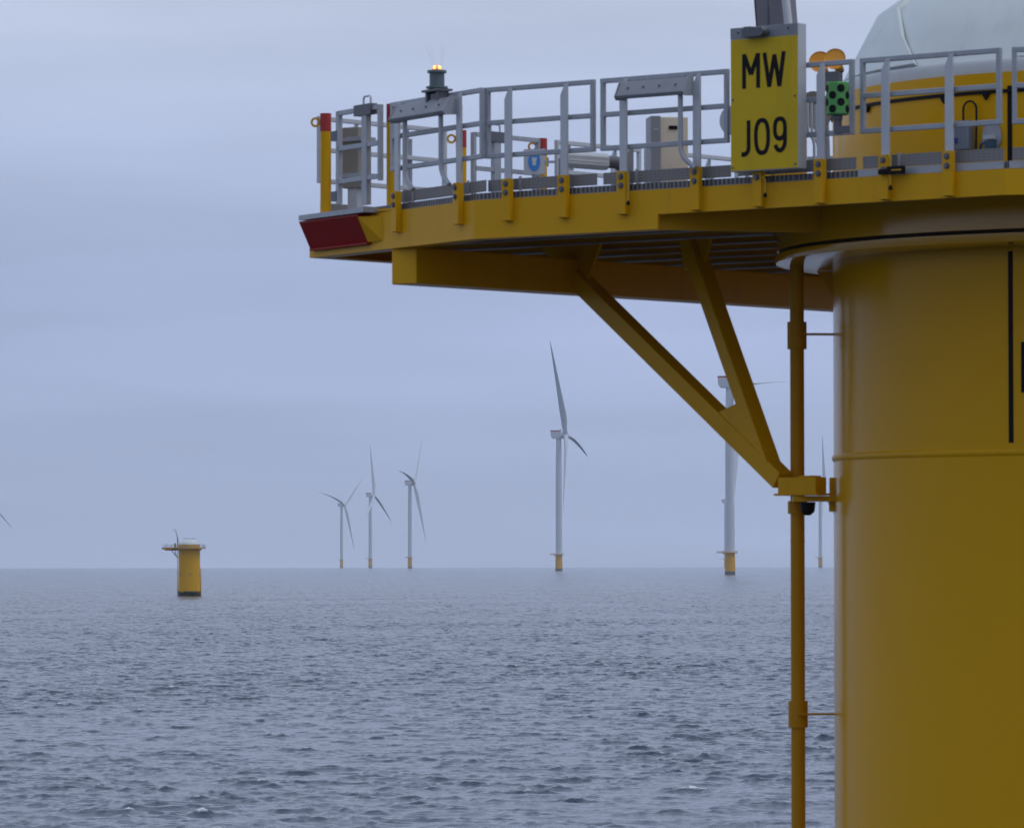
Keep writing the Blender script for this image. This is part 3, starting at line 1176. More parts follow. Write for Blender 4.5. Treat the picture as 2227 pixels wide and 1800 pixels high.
# ------------------------------------------------------------------ the lettered sign
def ribbon(mm, pts, wd, closed, toW, off, th=0.003):
    n = len(pts)
    Lp, Rp = [], []
    for i in range(n):
        p = Vector((*pts[i], 0))
        if closed:
            a_, b_ = Vector((*pts[i - 1], 0)), Vector((*pts[(i + 1) % n], 0))
        else:
            a_, b_ = Vector((*pts[max(i - 1, 0)], 0)), Vector((*pts[min(i + 1, n - 1)], 0))
        t_ = (b_ - a_).normalized()
        nn = Vector((-t_.y, t_.x, 0))
        Lp.append(p + nn * wd / 2)
        Rp.append(p - nn * wd / 2)
    vs = [toW(v.x, v.y, off) for v in Lp] + [toW(v.x, v.y, off) for v in Rp]
    fs = [(i, (i + 1) % n, n + (i + 1) % n, n + i) for i in range(n if closed else n - 1)]
    mm.add(vs, fs)
s0 = on_line((-5, -FB - 0.16), (0, -FB - 0.16), 1591.0)
s1 = on_line((-5, -FB - 0.16), (0, -FB - 0.16), 1738.3)
SW = s1[0] - s0[0]
SP = W(*s0, 0)
zt_, zb_ = at(1591, 63, SP.y).z, at(1592, 375.5, SP.y).z
SH = zt_ - zb_
def sg(u, v, o_):
    """sign coordinates: u right, v up (metres), o_ out towards the viewer"""
    return SP + A * u - B * o_ + UP * (zb_ + v)
sign = thing('identification_sign', sg(SW / 2, 0, 0), 'tall yellow sign with big black letters MW J09 bolted to the platform railing', 'sign')
m = MB()
m.box(sg(SW / 2, SH / 2, -0.075), A, B, UP, SW / 2, 0.07, SH / 2)
m.build('sign_box', M['alu'], sign, bevel=0.004)
m = MB()
m.box(sg(SW / 2, SH * 0.4615, -0.001), A, B, UP, SW / 2 - 0.008, 0.004, SH * 0.455)
m.build('sign_face', M['signyel'], sign)
m = MB()
m.box(sg(SW / 2, SH * 0.9605, -0.001), A, B, UP, SW / 2 - 0.004, 0.004, SH * 0.038)
m.build('top_strip', M['grey'], sign)
for u_, v_ in ((0.04, 0.03), (0.96, 0.03), (0.04, 0.5), (0.96, 0.5), (0.12, 0.965), (0.86, 0.97)):
    m = MB()
    m.tube([sg(SW * u_, SH * v_, 0.0), sg(SW * u_, SH * v_, 0.012)], 0.011, 10)
    m.build('bolt', M['dgrey'], sign)
# lamp clamp on the strip
m = MB()
m.box(sg(SW * 0.39, SH * 0.952, 0.05), A, B, UP, SW * 0.135, 0.045, 0.042)
m.box(sg(SW * 0.30, SH * 0.985, 0.03), A, B, UP, SW * 0.05, 0.03, 0.018)
m.tube([sg(SW * 0.22, SH * 0.978, 0.04), sg(SW * 0.60, SH * 0.952, 0.075)], 0.02, 10)
m.tube([sg(SW * 0.54, SH * 0.955, 0.0), sg(SW * 0.54, SH * 0.955, 0.12)], 0.042, 14)
m.build('sign_lamp', M['dgrey'], sign)
def letter(name, strokes, u0, u1, v0, v1):
    mm = MB()
    W_, Hh = (u1 - u0) * SW, (v1 - v0) * SH
    for i, (pts, closed, wd) in enumerate(strokes):
        q = [(u0 * SW + x * W_, v0 * SH + y * Hh) for x, y in pts]
        ribbon(mm, q, wd, closed, sg, 0.0052 + 0.0004 * i)
    return mm.build(name, M['black'], sign)
def arc(cx, cy, rx, ry, a0, a1, n=24):
    return [(cx + rx * math.cos(R(a0 + (a1 - a0) * i / n)), cy + ry * math.sin(R(a0 + (a1 - a0) * i / n))) for i in range(n + 1)]
sw = 0.049
def sv(t_, b_):
    return 1 - b_, 1 - t_
v0, v1 = sv(0.187, 0.428)
letter('letter_m', [([(0.09, 0), (0.09, 1)], 0, sw), ([(0.91, 0), (0.91, 1)], 0, sw), ([(0.09, 0.985), (0.5, 0.40)], 0, sw * 1.05), ([(0.91, 0.985), (0.5, 0.40)], 0, sw * 1.05)], 0.185, 0.44, v0, v1)
v0, v1 = sv(0.188, 0.427)
letter('letter_w', [([(0.05, 1), (0.27, 0.0)], 0, sw), ([(0.27, 0.0), (0.52, 0.93)], 0, sw), ([(0.52, 0.93), (0.75, 0.0)], 0, sw), ([(0.75, 0.0), (0.96, 1)], 0, sw)], 0.495, 0.81, v0, v1)
v0, v1 = sv(0.648, 0.897)
letter('letter_j', [([(0.85, 1), (0.85, 0.28)] + arc(0.28, 0.24, 0.57, 0.185, 0, -90, 14)[1:] + [(0.0, 0.055)], 0, sw)], 0.165, 0.292, v0, v1)
v0, v1 = sv(0.64, 0.893)
def stadium(cx, cy, rx, ry, n=48, e=2.5):
    o_ = []
    for i in range(n):
        t_ = 2 * math.pi * i / n
        c_, s_ = math.cos(t_), math.sin(t_)
        o_.append((cx + rx * math.copysign(abs(c_) ** (2 / e), c_), cy + ry * math.copysign(abs(s_) ** (2 / e), s_)))
    return o_
letter('digit_zero', [(stadium(0.5, 0.5, 0.40, 0.445), 1, sw * 0.97)], 0.358, 0.585, v0, v1)
v0, v1 = sv(0.638, 0.885)
letter('digit_nine', [(stadium(0.5, 0.67, 0.38, 0.275), 1, sw * 0.97), ([(0.88, 0.67), (0.88, 0.36)] + arc(0.5, 0.34, 0.38, 0.28, 0, -155, 20)[1:], 0, sw * 0.97)], 0.638, 0.835, v0, v1)

# ------------------------------------------------------------------ sloping grey boxes on the front railing, with bent conduits
def sloped_box(p, q, label, drop):
    d = dir2(p, q)
    n_ = Vector((d.y, -d.x, 0))
    P, Q = W(*p, DK), W(*q, DK)
    g = thing('railing_light', (P + Q) / 2, label, 'light fitting', 'sloping grey boxes on the front railing')
    ln = (Q - P).length
    m = MB()
    # trough: sloped front, level top lip, flat underside
    prof = [(0.05, 1.055), (0.11, 1.06), (0.20, 0.905), (0.18, 0.87), (0.04, 0.885)]
    m.prism([P + n_ * o_ + UP * z_ for o_, z_ in prof], d * ln)
    m.build('housing', M['grey'], g, bevel=0.008)
    for X_, s_ in ((P, -1), (Q, 1)):
        m = MB()
        m.prism([X_ + n_ * o_ + UP * z_ + d * (0.004 * s_) for o_, z_ in ((0.02, 1.07), (0.12, 1.07), (0.21, 0.90), (0.18, 0.86), (0.02, 0.87))], d * (0.008 * s_))
        m.build('end_plate', M['galv'], g)
    m = MB()
    for t_ in (0.15, 0.38, 0.62, 0.86):
        c_ = P + d * (ln * t_) + n_ * 0.155 + UP * 0.982
        m.tube([c_, c_ + n_ * 0.012 + UP * 0.006], 0.012, 8)
    m.build('bolt_row', M['dgrey'], g)
    for t_ in drop:
        c_ = P + d * (ln * t_) + n_ * 0.12
        m = MB()
        m.tube([c_ + UP * 0.88, c_ + UP * 0.36, c_ + UP * 0.29 + d * 0.01, c_ + UP * 0.22 + d * 0.05, c_ + UP * 0.16 + d * 0.12, c_ + UP * 0.11 + d * 0.19], 0.027, 12)
        m.build('conduit', M['galv'], g)
    return g
sloped_box(fl(883), fl(1000), 'sloping grey box on the railing below the lit beacon', (0.17, 0.84))
sloped_box(front(1366), front(1512), 'sloping grey box on the railing left of the lettered sign', (0.90,))

# ------------------------------------------------------------------ lit beacon
bpnt = fl(962)
BP = W(*bpnt, DK + 1.125) + nL * 0.06
bea = thing('beacon', BP, 'dark cylindrical navigation beacon with lit orange lamps above the left railing', 'beacon')
m = MB()
m.box(BP + UP * 0.03, dL, nL, UP, 0.17, 0.10, 0.012)
for s_ in (-1, 1):
    m.box(BP + dL * (0.12 * s_) - UP * 0.03, dL, nL, UP, 0.02, 0.07, 0.05)
m.box(BP + UP * 0.0 - UP * 0.04, dL, nL, UP, 0.06, 0.05, 0.035)
m.build('mount', M['dgrey'], bea)
m = MB()
m.lathe(BP + UP * 0.055, [(0.12, 0), (0.12, 0.02), (0.082, 0.024), (0.082, 0.165), (0.105, 0.168), (0.105, 0.195), (0.06, 0.20)], 32, caps=(True, True))
m.build('housing', M['lamp_green'], bea)
for t_ in (-0.021, 0.024):
    m = MB()
    cpt = BP + UP * 0.278 + Vector((t_, -0.03, 0))
    m.lathe(cpt, [(0.001, -0.022), (0.014, -0.018), (0.022, 0.0), (0.014, 0.018), (0.001, 0.022)], 16)
    m.build('lamp', M['lamp'], bea)
m = MB()
m.lathe(BP + UP * 0.254, [(0.055, 0), (0.05, 0.03), (0.03, 0.05), (0.001, 0.055)], 24)
m.build('lens', emis('beacon_lens', (0.9, 0.35, 0.18), 0.25), bea)
m = MB()
for ox, oz, lx in ((-0.05, 0.33, -0.06), (-0.02, 0.32, -0.05), (0.045, 0.35, 0.012), (0.07, 0.34, 0.02)):
    m.tube([BP + UP * 0.25 + Vector((ox * 0.7, 0, 0)), BP + UP * (0.25 + oz * 0.8) + Vector((ox + lx, 0, 0))], 0.001, 5)
m.build('bird_spike', M['alu'], bea)

# ------------------------------------------------------------------ things standing on the laydown deck
def cabinet(cpt, hx, hy, hz, label, mt, name='cabinet', da=A, db=B):
    g = thing(name, cpt, label, 'cabinet')
    m = MB()
    m.box(cpt + UP * hz, da, db, UP, hx, hy, hz)
    m.build('body', mt, g, bevel=0.012)
    return g
# tan box at the gate
tb = at(775, 274, 57.2)
g = cabinet(Vector((tb.x, tb.y, DK + 0.28)), 0.12, 0.1, 0.345, 'tan box strapped to rails behind the left swing gate', M['tan'], 'storage_box')
m = MB()
for z_ in (0.14, 0.55):
    m.box(Vector((tb.x, tb.y, DK + 0.28 + z_)), A, B, UP, 0.19, 0.13, 0.024)
m.build('strap', M['galv'], g)
m = MB()
m.box(Vector((tb.x, tb.y, DK + 0.14)), A, B, UP, 0.07, 0.06, 0.14)
m.build('pedestal', M['alu'], g)
# cream cabinet near the rear corner
cpx = at(1452, 258, 59.5)
cw = 0.245
g = cabinet(Vector((cpx.x, cpx.y, DK)), 0.22, 0.20, (cpx.z - DK) / 2, 'cream control cabinet with grey side standing behind the railing left of the sign', M['cream'], 'control_cabinet', Vector((1, 0.12, 0)).normalized(), Vector((-0.12, 1, 0)).normalized())
m = MB()
ca, cb_ = Vector((1, 0.12, 0)).normalized(), Vector((-0.12, 1, 0)).normalized()
czc = (cpx.z - DK) / 2
m.box(Vector((cpx.x, cpx.y, DK + czc)) - ca * 0.17 - cb_ * 0.03, ca, cb_, UP, 0.058, 0.20, czc + 0.006)
m.build('side_panel', M['grey'], g)
m = MB()
m.box(Vector((cpx.x, cpx.y, DK + czc * 1.8)) + ca * 0.04 - cb_ * 0.205, ca, cb_, UP, 0.05, 0.008, 0.022)
m.build('name_plate', M['black'], g)
for k in range(3):
    m = MB()
    m.box(Vector((cpx.x, cpx.y, DK + czc * 1.76)) - ca * (0.19 - 0.02 * k) - cb_ * 0.232, ca, cb_, UP, 0.005, 0.004, 0.012)
    m.build('vent_slot', M['alu'], g)
# thick grey tube (folded arm) lying over the deck
t0, t1 = at(1225, 345, 58.6), at(1318, 352, 58.9)
g = thing('folded_arm', t0, 'thick grey ribbed tube lying level behind the middle front railing', 'tube')
m = MB()
dv = (t1 - t0).normalized()
sd_ = dv.cross(UP).normalized()
u_ = sd_.cross(dv)
sec = [(0.09, 0.05), (0.05, 0.09), (-0.05, 0.09), (-0.09, 0.05), (-0.09, -0.06), (-0.05, -0.1), (0.05, -0.1), (0.09, -0.06)]
m.prism([t0 + sd_ * x + u_ * y for x, y in sec], t1 - t0)
for y_ in (0.03, -0.02):
    m.box((t0 + t1) / 2 - sd_ * 0.0 + u_ * y_, dv, sd_, u_, (t1 - t0).length / 2, 0.096, 0.006)
m.build('tube_body', M['alu'], g, bevel=0.01)
m = MB()
m.tube([t1, t1 + dv * 0.14, t1 + dv * 0.22 - UP * 0.03], 0.075, 16)
m.build('joint', M['dgrey'], g)
m = MB()
e_ = t1 + dv * 0.27
m.prism([Vector((e_.x + 0.1, e_.y, DK)), Vector((e_.x + 0.1, e_.y, e_.z + 0.22)), Vector((e_.x - 0.02, e_.y, e_.z + 0.05)), Vector((e_.x - 0.04, e_.y, DK))], Vector((0, 0.03, 0)))
m.build('stand', M['grey'], g)
m = MB()
m.prism([Vector((t0.x - 0.05, t0.y, DK)), Vector((t0.x - 0.05, t0.y, t0.z)), Vector((t0.x + 0.05, t0.y, t0.z)), Vector((t0.x + 0.05, t0.y, DK))], Vector((0, 0.05, 0)))
m.build('stand', M['grey'], g)
# plate with a round blue mandatory sign
s_c = at(1163, 352, 60.2)
g = thing('warning_sign', s_c, 'small white plate with a round blue sign hung by the far gate', 'sign')
m = MB()
m.box(s_c + Vector((0, 0, 0.0)), Vector((1, 0, 0)), Vector((0, 1, 0)), UP, 0.125, 0.008, 0.15)
m.build('plate', M['alu'], g)
m = MB()
m.tube([s_c + Vector((0, -0.014, 0.0)), s_c + Vector((0, -0.009, 0.0))], 0.072, 32)
for v in m.v:
    v.z = s_c.z + (v.z - s_c.z) * 1.6
m.build('blue_disc', M['blue'], g)
m = MB()
m.box(s_c + Vector((0, -0.016, 0.0)), Vector((1, 0, 0)), Vector((0, 1, 0)), UP, 0.02, 0.001, 0.045)
for sx_ in (-1, 1):
    m.box(s_c + Vector((0.021 * sx_, -0.0165, 0.03)), Vector((1, 0, 0)), Vector((0, 1, 0)), UP, 0.008, 0.001, 0.022)
m.build('pictogram', M['white'], g)
m = MB()
m.bar(s_c + Vector((0.11, 0.02, -0.15)), s_c + Vector((0.11, 0.02, 0.16)), 0.03, 0.03)
m.bar(s_c + Vector((0.11, 0.02, 0.0)), s_c + Vector((0.26, 0.05, 0.0)), 0.03, 0.03)
m.build('bracket', M['galv'], g)
m = MB()
m.bar(s_c + Vector((0.0, 0.03, -0.15)), Vector((s_c.x, s_c.y + 0.03, DK)), 0.04, 0.04)
m.build('stem', M['galv'], g)

# ------------------------------------------------------------------ crane
CR = W(-5.16, -0.12, DK)
crane = thing('deck_crane', CR, 'grey deck crane mast rising out of the top edge behind the lettered sign', 'crane')
m = MB()
m.tube([CR, CR + UP * 1.3], 0.26, 32)
m.lathe(CR, [(0.4, 0), (0.4, 0.04), (0.26, 0.05)], 32)
m.build('pedestal', M['yellow'], crane)
m = MB()
b0, b1, b2 = CR + UP * 1.25 + Vector((0.0, 0, 0)), CR + Vector((-0.16, 0, 3.4)), CR + Vector((-0.95, 0, 6.3))
ax = Vector((0.8, -0.6, 0))
ay = Vector((0.6, 0.8, 0))
m.prism([b0 - ax * 0.19 - ay * 0.14, b0 + ax * 0.19 - ay * 0.14, b0 + ax * 0.19 + ay * 0.14, b0 - ax * 0.19 + ay * 0.14], b1 - b0)
m.build('mast', M['boom'], crane, bevel=0.015)
m = MB()
m.tube([b1 - UP * 0.1, b2], 0.15, 4, r2=0.08)
m.tube([b2, b2 + Vector((-0.55, 0, 0.02))], 0.05, 8)
m.build('jib', M['boom'], crane)
m = MB()
m.prism([b0 - ax * 0.192 - ay * 0.05, b0 - ax * 0.192 + ay * 0.1, b0 - ax * 0.27 + ay * 0.1, b0 - ax * 0.27 - ay * 0.05], b1 - b0)
m.build('side_rail', mat('boom_brown', (0.10, 0.07, 0.075), 0.5), crane)
m = MB()
m.tube([b0 + ax * 0.24 - ay * 0.1, b1 + ax * 0.17 - ay * 0.1], 0.05, 16)
m.build('ram', M['alu'], crane)
m = MB()
hk = b2 + Vector((-0.5, 0, 0))
m.tube([hk, hk - UP * 0.45], 0.05, 10)
m.lathe(hk - UP * 0.6, [(0.001, 0), (0.09, 0.06), (0.06, 0.16), (0.001, 0.18)], 12)
m.build('hook', M['dgrey'], crane)
m = MB()
ct = at(1671, 30, CR.y)
m.tube([Vector((ct.x, ct.y - 0.1, DK + 0.6)), Vector((ct.x, ct.y - 0.1, DK + 4.2)), b2 + Vector((-0.1, 0, -0.2))], 0.008, 6)
m.build('cable', M['dgrey'], crane)

# ------------------------------------------------------------------ signal gear right of the sign
def horn(px, py, label, Y, rpx=22):
    c_ = at(px, py, Y)
    g = thing('fog_horn', c_, label, 'horn', 'orange horns beside the sign')
    r_ = rpx / F * Y
    ax_ = Vector((0.22, 0.93, -0.28)).normalized()
    s_ = ax_.cross(UP).normalized()
    u_ = s_.cross(ax_)
    m = MB()
    prof = [(0.001, 0.02), (r_ * 0.9, 0.012), (r_, 0.0), (r_ * 0.97, 0.02), (r_ * 0.55, 0.13), (r_ * 0.36, 0.24), (r_ * 0.34, 0.27)]
    n_ = 32
    vs = [c_ + ax_ * z_ + s_ * (q * math.cos(2 * math.pi * k / n_)) + u_ * (q * math.sin(2 * math.pi * k / n_)) for q, z_ in prof for k in range(n_)]
    m.add(vs, [(i * n_ + k, i * n_ + (k + 1) % n_, (i + 1) * n_ + (k + 1) % n_, (i + 1) * n_ + k) for i in range(len(prof) - 1) for k in range(n_)], smooth=True)
    m.build('bell', M['orange'], g)
    m = MB()
    e_ = c_ + ax_ * 0.27
    m.tube([e_ - ax_ * 0.02, e_ + ax_ * 0.05], r_ * 0.4, 16)
    m.bar(e_ + ax_ * 0.02, Vector((e_.x, e_.y, e_.z - 0.2)), 0.05, 0.05)
    m.build('driver', M['dgrey'], g)
horn(1817, 129, 'orange horn with flat round face nearest the white cover', 51.4, 24)
horn(1784, 135, 'orange horn tucked against the grey edge of the sign', 51.7, 24)
# green perforated sounder
gc = at(1823, 216, 50.75)
g = thing('sounder_box', gc, 'bright green box with round black holes on the railing right of the sign', 'sounder')
half = 0.165
n_ = 8
rr2 = 0.118
m = MB()
ring = [(rr2 * math.cos(R(22.5 + 45 * k + 14)), rr2 * math.sin(R(22.5 + 45 * k + 14))) for k in range(n_)]
m.prism([gc + Vector((x, y, -half)) for x, y in ring], UP * 2 * half)
m.build('body', M['green'], g, bevel=0.012)
apo = rr2 * math.cos(R(22.5))
for k in range(n_):
    a_ = R(45 * k + 14 + 45)
    nrm = Vector((math.cos(a_), math.sin(a_), 0))
    zs = (0.03, -0.108) if k % 2 == 0 else (0.098, -0.04)
    for z_ in zs:
        m = MB()
        p = gc + nrm * (apo - 0.002) + UP * z_
        m.tube([p, p + nrm * 0.006], 0.040, 24)
        m.build('sound_hole', M['black'], g)
m = MB()
m.tube([gc - UP * half, gc - UP * (half + 0.05)], 0.05, 16)
m.bar(gc - UP * (half + 0.04), gc - UP * (half + 0.19), 0.06, 0.06)
m.box(gc - UP * (half + 0.15) + A * 0.07, A, B, UP, 0.06, 0.03, 0.035)
m.build('bracket', M['dgrey'], g)
m = MB()
m.tube([gc + UP * half, gc + UP * (half + 0.1)], 0.03, 12)
m.box(gc + UP * (half + 0.06) - A * 0.05, A, B, UP, 0.06, 0.04, 0.05)
m.build('top_mount', M['dgrey'], g)
# round dish between sign and sounder, and pale conduit bundle behind it
dc = at(1775, 241, 52.6)
g = thing('dish_antenna', dc, 'brownish dish half hidden between sign and green box', 'dish')
ax_ = Vector((-0.55, -0.75, -0.25)).normalized()
s_ = ax_.cross(UP).normalized()
u_ = s_.cross(ax_)
m = MB()
n_ = 36
prof = [(0.001, -0.09), (0.10, -0.07), (0.17, -0.03), (0.20, 0.0), (0.205, 0.01), (0.195, 0.012), (0.15, -0.005), (0.001, -0.05)]
vs = [dc + ax_ * z_ + s_ * (q * math.cos(2 * math.pi * k / n_)) + u_ * (q * math.sin(2 * math.pi * k / n_)) for q, z_ in prof for k in range(n_)]
m.add(vs, [(i * n_ + k, i * n_ + (k + 1) % n_, (i + 1) * n_ + (k + 1) % n_, (i + 1) * n_ + k) for i in range(len(prof) - 1) for k in range(n_)], smooth=True)
m.build('reflector', M['copper'], g)
m = MB()
m.tube([dc - ax_ * 0.09, dc - ax_ * 0.2 - UP * 0.05, Vector((dc.x, dc.y, DK)) - ax_ * 0.25], 0.03, 12)
m.build('stem', M['galv'], g)
# horn on left of sign: pale round drum edge peeping out
dd = at(1588, 262, 51.95)
g = thing('lamp_drum', dd, 'pale round lamp drum peeping out left of the lettered sign', 'lamp')
m = MB()
m.tube([dd + B * 0.02, dd + B * 0.16], 0.15, 32)
m.build('drum', M['alu'], g, bevel=0.01)
m = MB()
m.bar(dd + B * 0.1, dd + B * 0.1 + A * 0.3, 0.05, 0.05)
m.build('arm', M['galv'], g)

c0 = at(1772, 250, 52.3)
g = thing('conduit_bundle', Vector((c0.x, c0.y, DK)), 'bundle of pale bent conduits behind the railing between sign and green box', 'conduits')
for k in range(3):
    m = MB()
    o_ = Vector((0.045 * k, 0.03 * k, -0.03 * k))
    m.tube([Vector((c0.x, c0.y, DK)) + o_ + UP * 0.03, Vector((c0.x, c0.y, DK + 0.35)) + o_, Vector((c0.x - 0.01, c0.y, DK + 0.42)) + o_, Vector((c0.x - 0.06, c0.y, DK + 0.5)) + o_, Vector((c0.x - 0.07, c0.y, DK + 0.58)) + o_, Vector((c0.x - 0.07, c0.y, DK + 0.85)) + o_], 0.016, 10)
    m.build('conduit', M['alu'], g)
kp = W(*front(1962), DK - 0.035) - B * 0.09
g = thing('cable_clamp', kp, 'small black clamp block on the deck edge beside the looped lanyard', 'clamp')
m = MB()
m.box(kp, A, B, UP, 0.10, 0.03, 0.04)
m.box(kp - A * 0.15 - UP * 0.01, A, B, UP, 0.045, 0.035, 0.025)
m.build('block', M['black'], g, bevel=0.005)
m = MB()
m.box(kp + A * 0.03 - B * 0.032, A, B, UP, 0.06, 0.004, 0.006)
m.build('tab', M['yellow'], g)

# boxes on the pile wall behind the railing
def wall_point(px, py, off=0.0):
    a_, y_ = pile_ang(px)
    p = at(px, py, y_)
    rad = Vector((math.cos(R(a_)), math.sin(R(a_)), 0))
    return p + rad * off, rad
p, rad = wall_point(2104, 297, 0.06)
tn = UP.cross(rad)
g = thing('junction_box', p, 'grey-blue junction box with looped black cable on the yellow pile wall', 'box')
m = MB()
m.box(p, tn, rad, UP, 0.10, 0.06, 0.15)
m.build('case', M['bluebox'], g, bevel=0.01)
m = MB()
m.box(p - UP * 0.05 - tn * 0.08 + rad * 0.07, tn, rad, UP, 0.05, 0.02, 0.022)
m.build('connector', mat('connector_blue', (0.03, 0.06, 0.30), 0.4), g)
m = MB()
c0 = p + UP * 0.14
m.tube([c0] + [c0 + UP * (0.12 + 0.09 * math.sin(t_)) + tn * (0.085 * (1 - math.cos(t_))) for t_ in np.linspace(0.0, math.pi, 12)] + [c0 + tn * 0.17 - UP * 0.02, c0 + tn * 0.16 - UP * 0.34], 0.011, 8)
m.build('cable', M['black'], g)
p, rad = wall_point(2161, 301, 0.012)
tn = UP.cross(rad)
g = thing('oval_plate', p, 'grey oval plate with fittings on the yellow pile wall beside the black stripe', 'plate')
m = MB()
pts = [p + tn * (0.115 * math.cos(t_)) + UP * ((0.17 if math.sin(t_) > 0 else 0.14) * math.sin(t_)) for t_ in np.linspace(0, 2 * math.pi, 32, endpoint=False)]
m.prism(pts, rad * 0.02)
m.build('plate', M['galv'], g)
m = MB()
m.box(p + rad * 0.05 + UP * 0.0, tn, rad, UP, 0.055, 0.04, 0.022)
m.build('clamp', M['alu'], g)
m = MB()
m.box(p + rad * 0.05 - UP * 0.085 + tn * 0.01, tn, rad, UP, 0.05, 0.04, 0.05)
m.tube([p + rad * 0.06 - UP * 0.05, p + rad * 0.07 - UP * 0.06 - tn * 0.09, p + rad * 0.05 - UP * 0.16 - tn * 0.13], 0.016, 8)
m.build('coupling', mat('coupling_blue', (0.04, 0.09, 0.14), 0.4), g)

# thin lanyards with little hooks hanging on the front fascia
for i, (px, lb) in enumerate(((1380, 'thin yellow lanyard hanging left of the sloping grey box by the sign'), (1678, 'thin yellow lanyard hanging below the lettered sign'), (1951, 'thin yellow lanyard looped over the deck edge right of the green box'))):
    p = front(px)
    P = W(*p, DK) - B * 0.085
    g = thing('lanyard', P, lb, 'lanyard', 'lanyards on the deck edge')
    m = MB()
    tk = 0.1 if i != 1 else -0.05
    m.tube([P + UP * tk + A * -0.08 + B * 0.04, P + UP * (tk + 0.03) - A * 0.03 - B * 0.02, P + UP * tk, P - UP * 0.05, P - UP * 0.15 - B * 0.01, P - UP * 0.19 - B * 0.01], 0.006, 6)
    m.build('cord', mat('cord_yellow', (0.55, 0.47, 0.10), 0.6), g)
    m = MB()
    m.lathe(P - UP * 0.235 - B * 0.01, [(0.001, 0), (0.02, 0.01), (0.022, 0.03), (0.01, 0.05), (0.001, 0.05)], 10)
    m.build('hook', M['black'], g)

near_roots = [o for o in COL.objects if o.parent is None and o.get('category')]

# ------------------------------------------------------------------ the distant bare foundation: the same design, left in the distance
DF = F * 0.157
far = Vector(((399.5 + 12.5 - 1113.5) / F * DF, DF, -DF * DF / (2 * RE)))
off = far - C
far_labels = {
    'turbine_foundation': ('distant yellow foundation without a tower, standing alone in the sea at left', 'foundation', None),
    'hatch_cover': ('white hatch cover on top of the distant yellow foundation', 'cover', None),
    'deck_crane': ('thin dark crane leaning above the distant yellow foundation', 'crane', None),
    'cable_pipe': ('thin pipe down the left side of the distant foundation', 'pipe', None),
    'bent_cable_pipe': ('bent yellow pipe down the right side of the distant foundation', 'pipe', None),
    'identification_sign': ('tiny yellow sign on the railing of the distant foundation', 'sign', None),
    'beacon': ('tiny lit beacon on the platform tip of the distant foundation', 'beacon', None),
    'bumper': ('small dark red bumper on the platform tip of the distant foundation', 'bumper', None),
    'railing': ('one of the tiny grey railing panels round the distant foundation', 'railing', 'railing panels round the distant foundation'),
}
for o in near_roots:
    k = o.name.split('.')[0]
    if k in far_labels:
        c_ = copy_tree(o, None, off)
        lb, cat, grp = far_labels[k]
        if 'group' in c_:
            del c_['group']
        tag(c_, lb, cat, grp)

